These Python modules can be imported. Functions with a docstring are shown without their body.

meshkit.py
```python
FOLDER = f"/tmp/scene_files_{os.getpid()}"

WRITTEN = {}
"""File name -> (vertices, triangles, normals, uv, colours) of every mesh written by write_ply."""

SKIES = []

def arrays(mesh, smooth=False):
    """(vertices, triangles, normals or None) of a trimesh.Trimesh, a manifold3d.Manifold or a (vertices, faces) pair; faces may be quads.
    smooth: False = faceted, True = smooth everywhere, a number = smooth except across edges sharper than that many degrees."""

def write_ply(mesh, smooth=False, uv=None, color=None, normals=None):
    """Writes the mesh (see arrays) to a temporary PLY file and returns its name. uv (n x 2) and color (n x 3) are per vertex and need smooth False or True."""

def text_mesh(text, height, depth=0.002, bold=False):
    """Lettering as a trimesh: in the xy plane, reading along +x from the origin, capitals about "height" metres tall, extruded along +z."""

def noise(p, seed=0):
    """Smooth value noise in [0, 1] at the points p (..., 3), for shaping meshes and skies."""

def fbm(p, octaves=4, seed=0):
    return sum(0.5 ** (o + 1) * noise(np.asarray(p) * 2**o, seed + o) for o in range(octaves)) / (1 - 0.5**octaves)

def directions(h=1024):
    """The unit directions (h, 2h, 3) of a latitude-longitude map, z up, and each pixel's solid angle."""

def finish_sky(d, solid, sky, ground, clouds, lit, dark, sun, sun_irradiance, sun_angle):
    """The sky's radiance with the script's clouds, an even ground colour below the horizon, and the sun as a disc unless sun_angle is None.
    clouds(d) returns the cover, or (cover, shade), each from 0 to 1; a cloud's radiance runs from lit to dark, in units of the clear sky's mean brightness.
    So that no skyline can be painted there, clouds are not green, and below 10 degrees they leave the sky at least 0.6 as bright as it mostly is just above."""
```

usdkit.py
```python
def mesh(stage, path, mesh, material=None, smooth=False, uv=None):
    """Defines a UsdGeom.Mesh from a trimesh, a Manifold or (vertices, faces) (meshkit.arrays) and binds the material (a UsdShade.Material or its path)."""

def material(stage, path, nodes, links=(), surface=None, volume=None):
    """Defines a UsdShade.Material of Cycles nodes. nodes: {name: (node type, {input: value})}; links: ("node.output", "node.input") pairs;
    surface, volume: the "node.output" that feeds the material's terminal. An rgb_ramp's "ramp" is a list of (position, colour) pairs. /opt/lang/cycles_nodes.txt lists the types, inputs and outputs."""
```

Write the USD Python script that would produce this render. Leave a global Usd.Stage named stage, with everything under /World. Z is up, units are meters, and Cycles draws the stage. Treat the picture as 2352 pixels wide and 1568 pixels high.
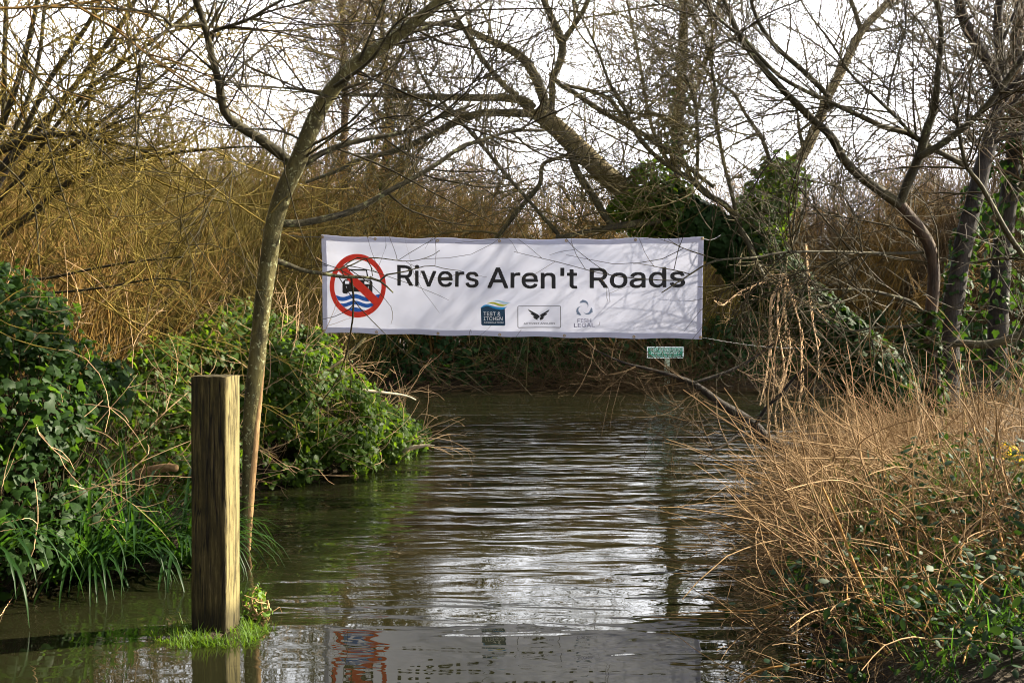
import math
import numpy as np
import trimesh
import usdkit
import meshkit
from pxr import Usd, UsdGeom, UsdLux, UsdShade, Sdf, Gf, Vt
from shapely.geometry import Polygon, Point, box, LineString
from shapely import affinity
from shapely.ops import unary_union

stage = Usd.Stage.CreateInMemory()
UsdGeom.SetStageUpAxis(stage, 'Z')
UsdGeom.Xform.Define(stage, '/World')
UsdGeom.Scope.Define(stage, '/World/Looks')

# ------------------------------------------------------------------ camera, sky, sun
EYE = 1.72
PITCH = 1.23
FOC = 35.0
cam = UsdGeom.Camera.Define(stage, '/World/camera')
cam.CreateHorizontalApertureAttr(36.0)
cam.CreateVerticalApertureAttr(24.0)
cam.CreateFocalLengthAttr(FOC)
cam.CreateClippingRangeAttr(Gf.Vec2f(0.05, 5000))
cam.CreateExposureAttr(2.65)
cam.AddTranslateOp().Set(Gf.Vec3d(0, 0, EYE))
cam.AddRotateXOp().Set(90.0 - PITCH)

SUN_EL = math.radians(33)
sd = np.array([0.955, 0.30, 0.0]); sd /= np.linalg.norm(sd)
SUN = np.array([sd[0] * math.cos(SUN_EL), sd[1] * math.cos(SUN_EL), math.sin(SUN_EL)])
SUN_ROT = math.atan2(SUN[0], SUN[1])
SKY_STRENGTH = 0.05
SUN_INT = 1.25

dome = UsdLux.DomeLight.Define(stage, '/World/sky')
skymat = usdkit.material(stage, '/World/Looks/sky', {
    'sky': ('sky_texture', {'sky_type': 'single_scattering', 'sun_disc': False, 'sun_elevation': SUN_EL, 'sun_rotation': SUN_ROT, 'altitude': 50.0, 'air_density': 0.55, 'aerosol_density': 0.8}),
    'tc': ('texture_coordinate', {}),
    'sep': ('separate_xyz', {}),
    'zc': ('math', {'math_type': 'maximum', 'value2': 0.0}),
    'za': ('math', {'math_type': 'add', 'value2': 0.22}),
    'dx': ('math', {'math_type': 'divide'}),
    'dy': ('math', {'math_type': 'divide'}),
    'cv': ('combine_xyz', {'z': 3.7}),
    'cn': ('noise_texture', {'scale': 1.1, 'detail': 7.0, 'roughness': 0.55, 'distortion': 0.3}),
    'cr': ('map_range', {'from_min': 0.44, 'from_max': 0.66, 'to_min': 0.0, 'to_max': 0.9, 'clamp': True}),
    'hz': ('map_range', {'from_min': 0.30, 'from_max': 0.68, 'to_min': 0.97, 'to_max': 0.0, 'clamp': True}),
    'mx': ('math', {'math_type': 'maximum'}),
    'sdot': ('vector_math', {'math_type': 'dot_product', 'vector2': tuple(SUN)}),
    'sg': ('map_range', {'from_min': -0.5, 'from_max': 0.12, 'to_min': 1.5, 'to_max': 14.0, 'clamp': True}),
    'cc': ('vector_math', {'math_type': 'scale', 'vector1': (0.985, 0.995, 1.03)}),
    'mix': ('mix', {}),
    'bg': ('background_shader', {'strength': SKY_STRENGTH}),
}, [('tc.generated', 'sep.vector'), ('sep.z', 'zc.value1'), ('zc.value', 'za.value1'),
    ('sep.x', 'dx.value1'), ('za.value', 'dx.value2'), ('sep.y', 'dy.value1'), ('za.value', 'dy.value2'),
    ('dx.value', 'cv.x'), ('dy.value', 'cv.y'), ('cv.vector', 'cn.vector'), ('cn.fac', 'cr.value'),
    ('zc.value', 'hz.value'), ('cr.result', 'mx.value1'), ('hz.result', 'mx.value2'),
    ('mx.value', 'mix.fac'), ('tc.generated', 'sdot.vector1'), ('sdot.value', 'sg.value'), ('sg.result', 'cc.scale'), ('cc.vector', 'mix.color2'), ('sky.color', 'mix.color1'), ('mix.color', 'bg.color')], surface='bg.background')
UsdShade.MaterialBindingAPI.Apply(dome.GetPrim()).Bind(skymat)
dome.GetPrim().SetCustomDataByKey('kind', 'structure')

sun = UsdLux.DistantLight.Define(stage, '/World/sun')
sun.CreateNormalizeAttr(True)
sun.CreateIntensityAttr(SUN_INT)
sun.CreateAngleAttr(0.5)
sun.CreateColorAttr(Gf.Vec3f(1.0, 0.89, 0.70))
rot = Gf.Rotation(Gf.Vec3d(0, 0, -1), Gf.Vec3d(*(-SUN)))
sun.AddTransformOp().Set(Gf.Matrix4d(rot, Gf.Vec3d(0, 0, 30)))

# ------------------------------------------------------------------ helpers
F = 2352 * FOC / 36.0
CP, SP = math.cos(math.radians(PITCH)), math.sin(math.radians(PITCH))


def at(u, v, d):
    """The point at depth d (metres north of the camera) on the line of sight measured at (u, v) on a 2352 x 1568 print."""
    rx, ry = (u - 1176) / F, -(v - 784) / F
    y = CP + ry * SP
    z = -SP + ry * CP
    return np.array([rx / y * d, d, EYE + z / y * d])


names = {}


def numbered(path):
    n = names.get(path, 0)
    names[path] = n + 1
    return path if n == 0 else f'{path}_{n:03d}'


def define(path, v, f, n, mat, uv=None):
    m = UsdGeom.Mesh.Define(stage, path)
    m.CreatePointsAttr(Vt.Vec3fArray.FromNumpy(np.ascontiguousarray(v, np.float32)))
    m.CreateFaceVertexCountsAttr(Vt.IntArray.FromNumpy(np.full(len(f), f.shape[1], np.int32)))
    m.CreateFaceVertexIndicesAttr(Vt.IntArray.FromNumpy(np.ascontiguousarray(f, np.int32).ravel()))
    m.CreateSubdivisionSchemeAttr('none')
    if n is not None:
        m.CreateNormalsAttr(Vt.Vec3fArray.FromNumpy(np.ascontiguousarray(n, np.float32)))
        m.SetNormalsInterpolation('vertex')
    UsdShade.MaterialBindingAPI.Apply(m.GetPrim()).Bind(mat)
    return m.GetPrim()


def tag(p, label=None, cat=None, group=None, kind=None):
    for k, x in (('label', label), ('category', cat), ('group', group), ('kind', kind)):
        if x:
            p.SetCustomDataByKey(k, x)
    return p


def obj(name, mesh, mat, parent=None, smooth=False, label=None, cat=None, group=None, kind=None):
    """mesh: trimesh, (v, f) or (v, f, n): one Mesh prim."""
    base = parent.GetPath().pathString if parent is not None else '/World'
    path = numbered(base + '/' + name)
    if isinstance(mesh, tuple) and len(mesh) == 3:
        p = define(path, *mesh, mat)
    else:
        v, f, n = meshkit.arrays(mesh, smooth)
        p = define(path, v, f, n, mat)
    return tag(p, label, cat, group, kind)


def thing(name, label, cat, loc=(0, 0, 0), rz=0.0, group=None, scale=None):
    x = UsdGeom.Xform.Define(stage, numbered('/World/' + name))
    x.AddTranslateOp().Set(Gf.Vec3d(*map(float, loc)))
    if rz:
        x.AddRotateZOp().Set(float(rz))
    if scale is not None:
        x.AddScaleOp().Set(Gf.Vec3f(*map(float, scale)))
    return tag(x.GetPrim(), label, cat, group)


def unit(a):
    return a / np.maximum(np.linalg.norm(a, axis=-1, keepdims=True), 1e-9)


def tubes(P, R, sides=3):
    """P (N, K, 3), R (N, K): N tubes as one (v, f, n)."""
    N, K, _ = P.shape
    if N == 1:
        A, B = carried(P[0]); A, B = A[None], B[None]
    else:
        A = B = None
    T = unit(np.gradient(P, axis=1))
    ref = np.where(np.abs(T[..., 2:]) < 0.9, np.array([0, 0, 1.0]), np.array([1.0, 0, 0]))
    if A is None:
        A = unit(np.cross(T, ref)); B = np.cross(T, A)
    ang = np.arange(sides) * 2 * np.pi / sides
    nr = np.cos(ang)[None, None, :, None] * A[:, :, None] + np.sin(ang)[None, None, :, None] * B[:, :, None]
    V = P[:, :, None] + R[:, :, None, None] * nr
    i, j = np.meshgrid(np.arange(K - 1), np.arange(sides), indexing='ij')
    j2 = (j + 1) % sides
    q = np.stack([i * sides + j, i * sides + j2, (i + 1) * sides + j2, (i + 1) * sides + j], -1).reshape(-1, 4)
    f = (q[None] + (np.arange(N) * K * sides)[:, None, None]).reshape(-1, 4)
    f = np.vstack([f[:, [0, 1, 2]], f[:, [0, 2, 3]]])
    return V.reshape(-1, 3), f, nr.reshape(-1, 3)


def carried(P):
    """A frame carried along the curve P (K, 3) without twisting."""
    T = unit(np.gradient(P, axis=0))
    A = np.zeros_like(T)
    a = np.cross(T[0], [0.3, 0.9, 0.2])
    for k in range(len(T)):
        a = a - T[k] * (a @ T[k]); a = a / max(np.linalg.norm(a), 1e-9); A[k] = a
    return A, np.cross(T, A)


def join(parts):
    v, f, n, k = [], [], [], 0
    for a, b, c in parts:
        v.append(a); f.append(b + k); n.append(c); k += len(a)
    return np.vstack(v), np.vstack(f), np.vstack(n)


def spline(pts, step=None, n=None):
    """Catmull-Rom through pts (M, D), resampled evenly."""
    p = np.asarray(pts, float)
    q = np.vstack([2 * p[0] - p[1], p, 2 * p[-1] - p[-2]])
    out = []
    for i in range(len(p) - 1):
        a, b, c, d = q[i:i + 4]
        t = np.linspace(0, 1, 12, endpoint=False)[:, None]
        out.append(0.5 * (2 * b + (c - a) * t + (2 * a - 5 * b + 4 * c - d) * t ** 2 + (3 * b - a - 3 * c + d) * t ** 3))
    c = np.vstack(out + [p[-1:]])
    s = np.r_[0, np.cumsum(np.linalg.norm(np.diff(c[:, :3], axis=0), axis=1))]
    n = n or max(4, int(s[-1] / step) + 1)
    t = np.linspace(0, s[-1], n)
    return np.stack([np.interp(t, s, c[:, k]) for k in range(c.shape[1])], 1)


def bough(pts, radii, sides=10, step=0.06, rough=0.0, seed=0, lump=7.0):
    """One tapering limb with closed ends. Returns (v, f, n) and the centre line with radii."""
    c = spline(np.column_stack([pts, radii]), step=step)
    P, R = c[:, :3], np.maximum(c[:, 3], 0.002)
    r = np.random.default_rng(seed)
    P = P.copy()
    wob = (meshkit.noise(P * 1.7, seed)[:, None] - 0.5) * 0.0
    v, f, n = tubes(P[None], R[None], sides)
    if rough:
        d = (meshkit.fbm(v * np.array([lump, lump, lump * 0.35]) + seed, 3, seed) - 0.5) * 2 * rough
        v = v + n * (d * np.repeat(R, sides))[:, None]
    K = len(P)
    v = np.vstack([v, P[:1] , P[-1:]]); n = np.vstack([n, unit(P[:1] - P[1:2]), unit(P[-1:] - P[-2:-1])])
    j = np.arange(sides); j2 = (j + 1) % sides
    a, b = K * sides, K * sides + 1
    f = np.vstack([f, np.stack([np.full(sides, a), j2, j], 1), np.stack([np.full(sides, b), (K - 1) * sides + j, (K - 1) * sides + j2], 1)])
    m = trimesh.Trimesh(v, f, process=False)
    if rough:
        _, _, n = meshkit.arrays(m, True)
    return (v, f, n), P, R


def on_curves(P, R, n, rng, t0=0.1, t1=1.0):
    """n random places on the curves P (N, K, 3)."""
    L = np.linalg.norm(np.diff(P, axis=1), axis=2).sum(1)
    k = rng.choice(len(P), n, p=L / L.sum())
    t = (t0 + (t1 - t0) * rng.random(n)) * (P.shape[1] - 1)
    i = np.minimum(t.astype(int), P.shape[1] - 2); w = (t - i)[:, None]
    pos = P[k, i] * (1 - w) + P[k, i + 1] * w
    tan = unit(P[k, i + 1] - P[k, i])
    rad = R[k, i] * (1 - w[:, 0]) + R[k, i + 1] * w[:, 0]
    return pos, tan, rad, t / (P.shape[1] - 1)


def grow(pos, dirs, length, K, rng, bend=0.15, lift=0.0):
    N = len(pos)
    P = np.zeros((N, K, 3)); P[:, 0] = pos
    d = unit(dirs)
    turn = rng.normal(0, 1, (N, 3)) * bend
    for k in range(1, K):
        d = unit(d + turn + rng.normal(0, 1, (N, 3)) * bend * 0.6 + np.array([0, 0, lift]))
        P[:, k] = P[:, k - 1] + d * (length / (K - 1))[:, None]
    return P


def off_axis(tan, rng, a0, a1):
    r = rng.normal(0, 1, tan.shape)
    perp = unit(r - (r * tan).sum(1, keepdims=True) * tan)
    a = (a0 + (a1 - a0) * rng.random(len(tan)))[:, None]
    return tan * np.cos(a) + perp * np.sin(a)


def taper(n, r0, K, end=0.35):
    return np.asarray(r0).reshape(-1, 1) * np.linspace(1, end, K)[None]


def twig_crown(curves, rng, n1, n2, n3, l1=(0.8, 2.2), l2=(0.4, 1.1), l3=(0.15, 0.5), r1=0.007, r2=0.0035, r3=0.002, lift=0.03, t0=0.15, bend=0.12):
    """Three orders of twigs on limb centre lines [(P, R)]."""
    K = 14
    P = np.stack([spline(np.asarray(p), n=K) for p, _ in curves])
    R = np.stack([np.interp(np.linspace(0, 1, K), np.linspace(0, 1, len(r)), r) for _, r in curves])
    out = []

    def keep(C, CR, share=0.22):
        m = C[:, C.shape[1] // 2]; e = C[:, -1]
        inn = lambda p: (np.abs(p[:, 0] * 10.4 / p[:, 1]) < 2.2) & (np.abs((p[:, 2] - EYE) * 10.4 / p[:, 1] - 0.32) < 0.62) & (p[:, 1] < 10.7)
        ok = ~(inn(m) | inn(e)) | (rng.random(len(C)) < share)
        return C[ok], CR[ok]
    pos, tan, rad, t = on_curves(P, R, n1, rng, t0)
    L = rng.uniform(*l1, n1)
    A = grow(pos, off_axis(tan, rng, 0.5, 1.25), L, 9, rng, bend * 0.8, lift)
    AR = taper(n1, np.minimum(r1 * rng.uniform(0.6, 1.5, n1), rad * 0.7), 9)
    A, AR = keep(A, AR, 0.4)
    out.append(tubes(A, AR, 4))
    ends = P[:, -3:]  # limbs run out in twigs too
    pos, tan, rad, t = on_curves(A, AR, n2, rng, 0.1)
    L = rng.uniform(*l2, n2)
    B = grow(pos, off_axis(tan, rng, 0.4, 1.1), L, 6, rng, bend, lift)
    BR = taper(n2, np.minimum(r2 * rng.uniform(0.7, 1.4, n2), rad), 6, 0.45)
    B, BR = keep(B, BR)
    out.append(tubes(B, BR, 3))
    pos, tan, rad, t = on_curves(B, BR, n3, rng, 0.1)
    L = rng.uniform(*l3, n3)
    C = grow(pos, off_axis(tan, rng, 0.4, 1.2), L, 4, rng, bend * 1.2, lift)
    CR = taper(n3, r3 * rng.uniform(0.75, 1.3, n3), 4, 0.6)
    C, CR = keep(C, CR)
    out.append(tubes(C, CR, 3))
    return join(out)


# ------------------------------------------------------------------ materials
LK = '/World/Looks/'


def rmp(*cols):
    return [(i / max(1, len(cols) - 1), c) for i, c in enumerate(cols)]


def mat_twig(name, cols, rough=0.7, spec=0.1):
    return usdkit.material(stage, LK + name, {
        'g': ('geometry', {}), 'r': ('rgb_ramp', {'ramp': rmp(*cols)}),
        'oi': ('object_info', {}), 'h': ('hsv', {'saturation': 1.0}),
        'vv': ('map_range', {'from_min': 0.0, 'from_max': 1.0, 'to_min': 0.8, 'to_max': 1.2}),
        'p': ('principled_bsdf', {'roughness': rough, 'specular_ior_level': spec}),
    }, [('g.random_per_island', 'r.fac'), ('r.color', 'h.color'), ('oi.random', 'vv.value'), ('vv.result', 'h.value'), ('h.color', 'p.base_color')], surface='p.BSDF')


def mat_bark(name, c1, c2, spots=None, scale=9.0, spot_lo=0.58, spot_hi=0.66, spot_scale=14.0, strength=0.6, rough=0.85, zs=0.3):
    nodes = {
        'g': ('geometry', {}), 'm': ('mapping', {'scale': (1, 1, zs)}),
        'n': ('noise_texture', {'scale': scale, 'detail': 6.0, 'roughness': 0.65}),
        'r': ('rgb_ramp', {'ramp': [(0.3, c1), (0.7, c2)]}),
        'nf': ('noise_texture', {'scale': scale * 4, 'detail': 4.0, 'roughness': 0.7}),
        'b': ('bump', {'strength': strength, 'distance': 0.02}),
        'p': ('principled_bsdf', {'roughness': rough, 'specular_ior_level': 0.25}),
    }
    links = [('g.position', 'm.vector'), ('m.vector', 'n.vector'), ('m.vector', 'nf.vector'), ('n.fac', 'r.fac'), ('nf.fac', 'b.height'), ('b.normal', 'p.normal')]
    if spots is not None:
        nodes |= {'sn': ('noise_texture', {'scale': spot_scale, 'detail': 5.0, 'roughness': 0.7}),
                  'sr': ('map_range', {'from_min': spot_lo, 'from_max': spot_hi, 'to_min': 0.0, 'to_max': 0.85, 'clamp': True}),
                  'sm': ('mix', {'color2': spots})}
        links += [('g.position', 'sn.vector'), ('sn.fac', 'sr.value'), ('sr.result', 'sm.fac'), ('r.color', 'sm.color1'), ('sm.color', 'p.base_color')]
    else:
        links += [('r.color', 'p.base_color')]
    return usdkit.material(stage, LK + name, nodes, links, surface='p.BSDF')


def mat_leaf(name, cols, rough=0.5, trans=0.55, tcol=None, spec=0.17):
    tcol = tcol or tuple(min(1, c * 1.6) for c in cols[-1])
    return usdkit.material(stage, LK + name, {
        'g': ('geometry', {}), 'r': ('rgb_ramp', {'ramp': rmp(*cols)}),
        'n': ('noise_texture', {'scale': 2.3, 'detail': 3.0}),
        'mul': ('mix', {'mix_type': 'multiply', 'fac': 0.5}),
        'nr': ('rgb_ramp', {'ramp': [(0.3, (0.45, 0.5, 0.5)), (0.7, (1.5, 1.4, 1.1))]}),
        'p': ('principled_bsdf', {'roughness': rough, 'specular_ior_level': spec}),
        't': ('translucent_bsdf', {}), 'tm': ('mix', {'mix_type': 'multiply', 'fac': 1.0, 'color2': (2.6, 2.3, 0.7)}),
        'mx': ('mix_closure', {'fac': trans}),
    }, [('g.random_per_island', 'r.fac'), ('g.position', 'n.vector'), ('n.fac', 'nr.fac'), ('r.color', 'mul.color1'), ('nr.color', 'mul.color2'),
        ('mul.color', 'p.base_color'), ('mul.color', 'tm.color1'), ('tm.color', 't.color'), ('p.BSDF', 'mx.closure1'), ('t.BSDF', 'mx.closure2')], surface='mx.closure')


def mat_plain(name, col, rough=0.5, metallic=0.0, spec=0.4):
    return usdkit.material(stage, LK + name, {
        'g': ('geometry', {}), 'n': ('noise_texture', {'scale': 22.0, 'detail': 5.0}),
        'r': ('rgb_ramp', {'ramp': [(0.25, tuple(c * 0.86 for c in col)), (0.75, tuple(min(1, c * 1.1) for c in col))]}),
        'p': ('principled_bsdf', {'roughness': rough, 'metallic': metallic, 'specular_ior_level': spec})},
        [('g.position', 'n.vector'), ('n.fac', 'r.fac'), ('r.color', 'p.base_color')], surface='p.BSDF')


def mat_cloth(name, col, trans):
    return usdkit.material(stage, LK + name, {
        'g': ('geometry', {}), 'n': ('noise_texture', {'scale': 3.0, 'detail': 6.0, 'roughness': 0.6}),
        'r': ('rgb_ramp', {'ramp': [(0.3, tuple(c * 0.93 for c in col)), (0.7, col)]}),
        'nb': ('noise_texture', {'scale': 9.0, 'detail': 3.0}),
        'b': ('bump', {'strength': 0.25, 'distance': 0.01}),
        'p': ('principled_bsdf', {'roughness': 0.5, 'specular_ior_level': 0.3}), 't': ('translucent_bsdf', {}),
        'mx': ('mix_closure', {'fac': trans})},
        [('g.position', 'n.vector'), ('g.position', 'nb.vector'), ('nb.fac', 'b.height'), ('b.normal', 'p.normal'), ('n.fac', 'r.fac'), ('r.color', 'p.base_color'), ('r.color', 't.color'), ('p.BSDF', 'mx.closure1'), ('t.BSDF', 'mx.closure2')], surface='mx.closure')


M = {
    'twig_olive': mat_twig('twig_olive', [(0.05, 0.040, 0.012), (0.20, 0.155, 0.032), (0.40, 0.31, 0.06), (0.16, 0.09, 0.024)]),
    'twig_orange': mat_twig('twig_orange', [(0.11, 0.065, 0.015), (0.40, 0.25, 0.045), (0.52, 0.27, 0.05), (0.24, 0.14, 0.03), (0.48, 0.37, 0.065)]),
    'twig_gold': mat_twig('twig_gold', [(0.10, 0.075, 0.013), (0.44, 0.34, 0.048), (0.60, 0.48, 0.08), (0.24, 0.16, 0.03), (0.44, 0.29, 0.045)]),
    'twig_brown': mat_twig('twig_brown', [(0.06, 0.038, 0.016), (0.18, 0.11, 0.04), (0.26, 0.165, 0.055), (0.30, 0.21, 0.07)]),
    'twig_dark': mat_twig('twig_dark', [(0.03, 0.024, 0.010), (0.11, 0.084, 0.020), (0.24, 0.19, 0.035), (0.18, 0.09, 0.025)]),
    'dry': mat_twig('dry', [(0.22, 0.14, 0.065), (0.54, 0.39, 0.20), (0.74, 0.61, 0.38), (0.34, 0.20, 0.09), (0.64, 0.49, 0.28), (0.13, 0.09, 0.055), (0.50, 0.44, 0.34)]),
    'vine': mat_twig('vine', [(0.35, 0.24, 0.13), (0.52, 0.40, 0.24), (0.45, 0.30, 0.15)]),
    'cane': mat_twig('cane', [(0.30, 0.16, 0.045), (0.42, 0.25, 0.07), (0.36, 0.14, 0.05)]),
    'bark_alder': mat_bark('bark_alder', (0.022, 0.019, 0.008), (0.13, 0.112, 0.038), (0.34, 0.35, 0.19), scale=9.0, spot_scale=30.0, spot_lo=0.58, spot_hi=0.63, strength=0.7, zs=0.5),
    'bark_limb': mat_bark('bark_limb', (0.012, 0.010, 0.006), (0.055, 0.047, 0.019), (0.15, 0.155, 0.07), scale=9.0, strength=0.6),
    'bark_willow': mat_bark('bark_willow', (0.06, 0.046, 0.024), (0.19, 0.15, 0.07), (0.24, 0.24, 0.10), scale=12.0, strength=0.9),
    'bark_red': mat_bark('bark_red', (0.014, 0.010, 0.007), (0.078, 0.050, 0.030), None, scale=14.0, strength=1.0, zs=0.18),
    'bark_dark': mat_bark('bark_dark', (0.007, 0.0055, 0.004), (0.026, 0.019, 0.012), None, scale=14.0, strength=1.0, zs=0.18),
    'bare_wood': mat_bark('bare_wood', (0.15, 0.085, 0.034), (0.34, 0.22, 0.10), None, scale=20.0, strength=0.5, zs=0.1),
    'dead_white': mat_bark('dead_white', (0.26, 0.21, 0.14), (0.44, 0.38, 0.27), None, scale=18.0, strength=0.5, zs=0.3),
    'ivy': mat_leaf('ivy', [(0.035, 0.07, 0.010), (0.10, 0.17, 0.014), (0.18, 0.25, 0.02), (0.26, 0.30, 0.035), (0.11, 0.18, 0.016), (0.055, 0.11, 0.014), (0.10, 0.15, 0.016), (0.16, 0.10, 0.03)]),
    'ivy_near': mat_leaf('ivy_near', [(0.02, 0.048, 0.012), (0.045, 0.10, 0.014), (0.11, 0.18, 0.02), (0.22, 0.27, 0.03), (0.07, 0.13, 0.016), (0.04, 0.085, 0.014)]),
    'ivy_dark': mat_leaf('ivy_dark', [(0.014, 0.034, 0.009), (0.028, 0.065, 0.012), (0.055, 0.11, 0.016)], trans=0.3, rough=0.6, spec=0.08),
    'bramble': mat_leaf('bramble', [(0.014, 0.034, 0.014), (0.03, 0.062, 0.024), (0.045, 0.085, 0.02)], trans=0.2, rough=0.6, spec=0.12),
    'sedge': mat_leaf('sedge', [(0.016, 0.046, 0.012), (0.034, 0.085, 0.016), (0.07, 0.12, 0.024), (0.026, 0.07, 0.014)], rough=0.4),
    'grass': mat_leaf('grass', [(0.05, 0.10, 0.014), (0.09, 0.17, 0.018), (0.13, 0.20, 0.028), (0.16, 0.14, 0.05)], trans=0.4),
    'yellow_leaf': mat_leaf('yellow_leaf', [(0.45, 0.36, 0.02), (0.55, 0.48, 0.04), (0.4, 0.42, 0.05)], trans=0.45),
    'banner': mat_cloth('banner', (0.55, 0.58, 0.72), 0.25),
    'hem': mat_cloth('hem', (0.55, 0.57, 0.71), 0.2),
    'ink_black': mat_plain('ink_black', (0.012, 0.012, 0.014), 0.5),
    'ink_red': mat_plain('ink_red', (0.62, 0.035, 0.02), 0.5),
    'ink_blue': mat_plain('ink_blue', (0.02, 0.11, 0.42), 0.5),
    'ink_navy': mat_plain('ink_navy', (0.012, 0.045, 0.085), 0.5),
    'ink_sky': mat_plain('ink_sky', (0.02, 0.25, 0.55), 0.5),
    'ink_pale': mat_plain('ink_pale', (0.35, 0.55, 0.68), 0.5),
    'ink_lime': mat_plain('ink_lime', (0.42, 0.45, 0.02), 0.5),
    'ink_white': mat_plain('ink_white', (0.78, 0.78, 0.80), 0.5),
    'ink_slate': mat_plain('ink_slate', (0.20, 0.26, 0.36), 0.5),
    'ink_plum': mat_plain('ink_plum', (0.24, 0.24, 0.33), 0.5),
    'brass': mat_plain('brass', (0.45, 0.33, 0.12), 0.35, 1.0),
    'cord': mat_plain('cord', (0.05, 0.05, 0.05), 0.7),
    'sign_green': mat_plain('sign_green', (0.012, 0.19, 0.11), 0.4),
    'sign_white': mat_plain('sign_white', (0.72, 0.76, 0.74), 0.5),
    'sign_post': mat_plain('sign_post', (0.34, 0.40, 0.28), 0.7),
}

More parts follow.
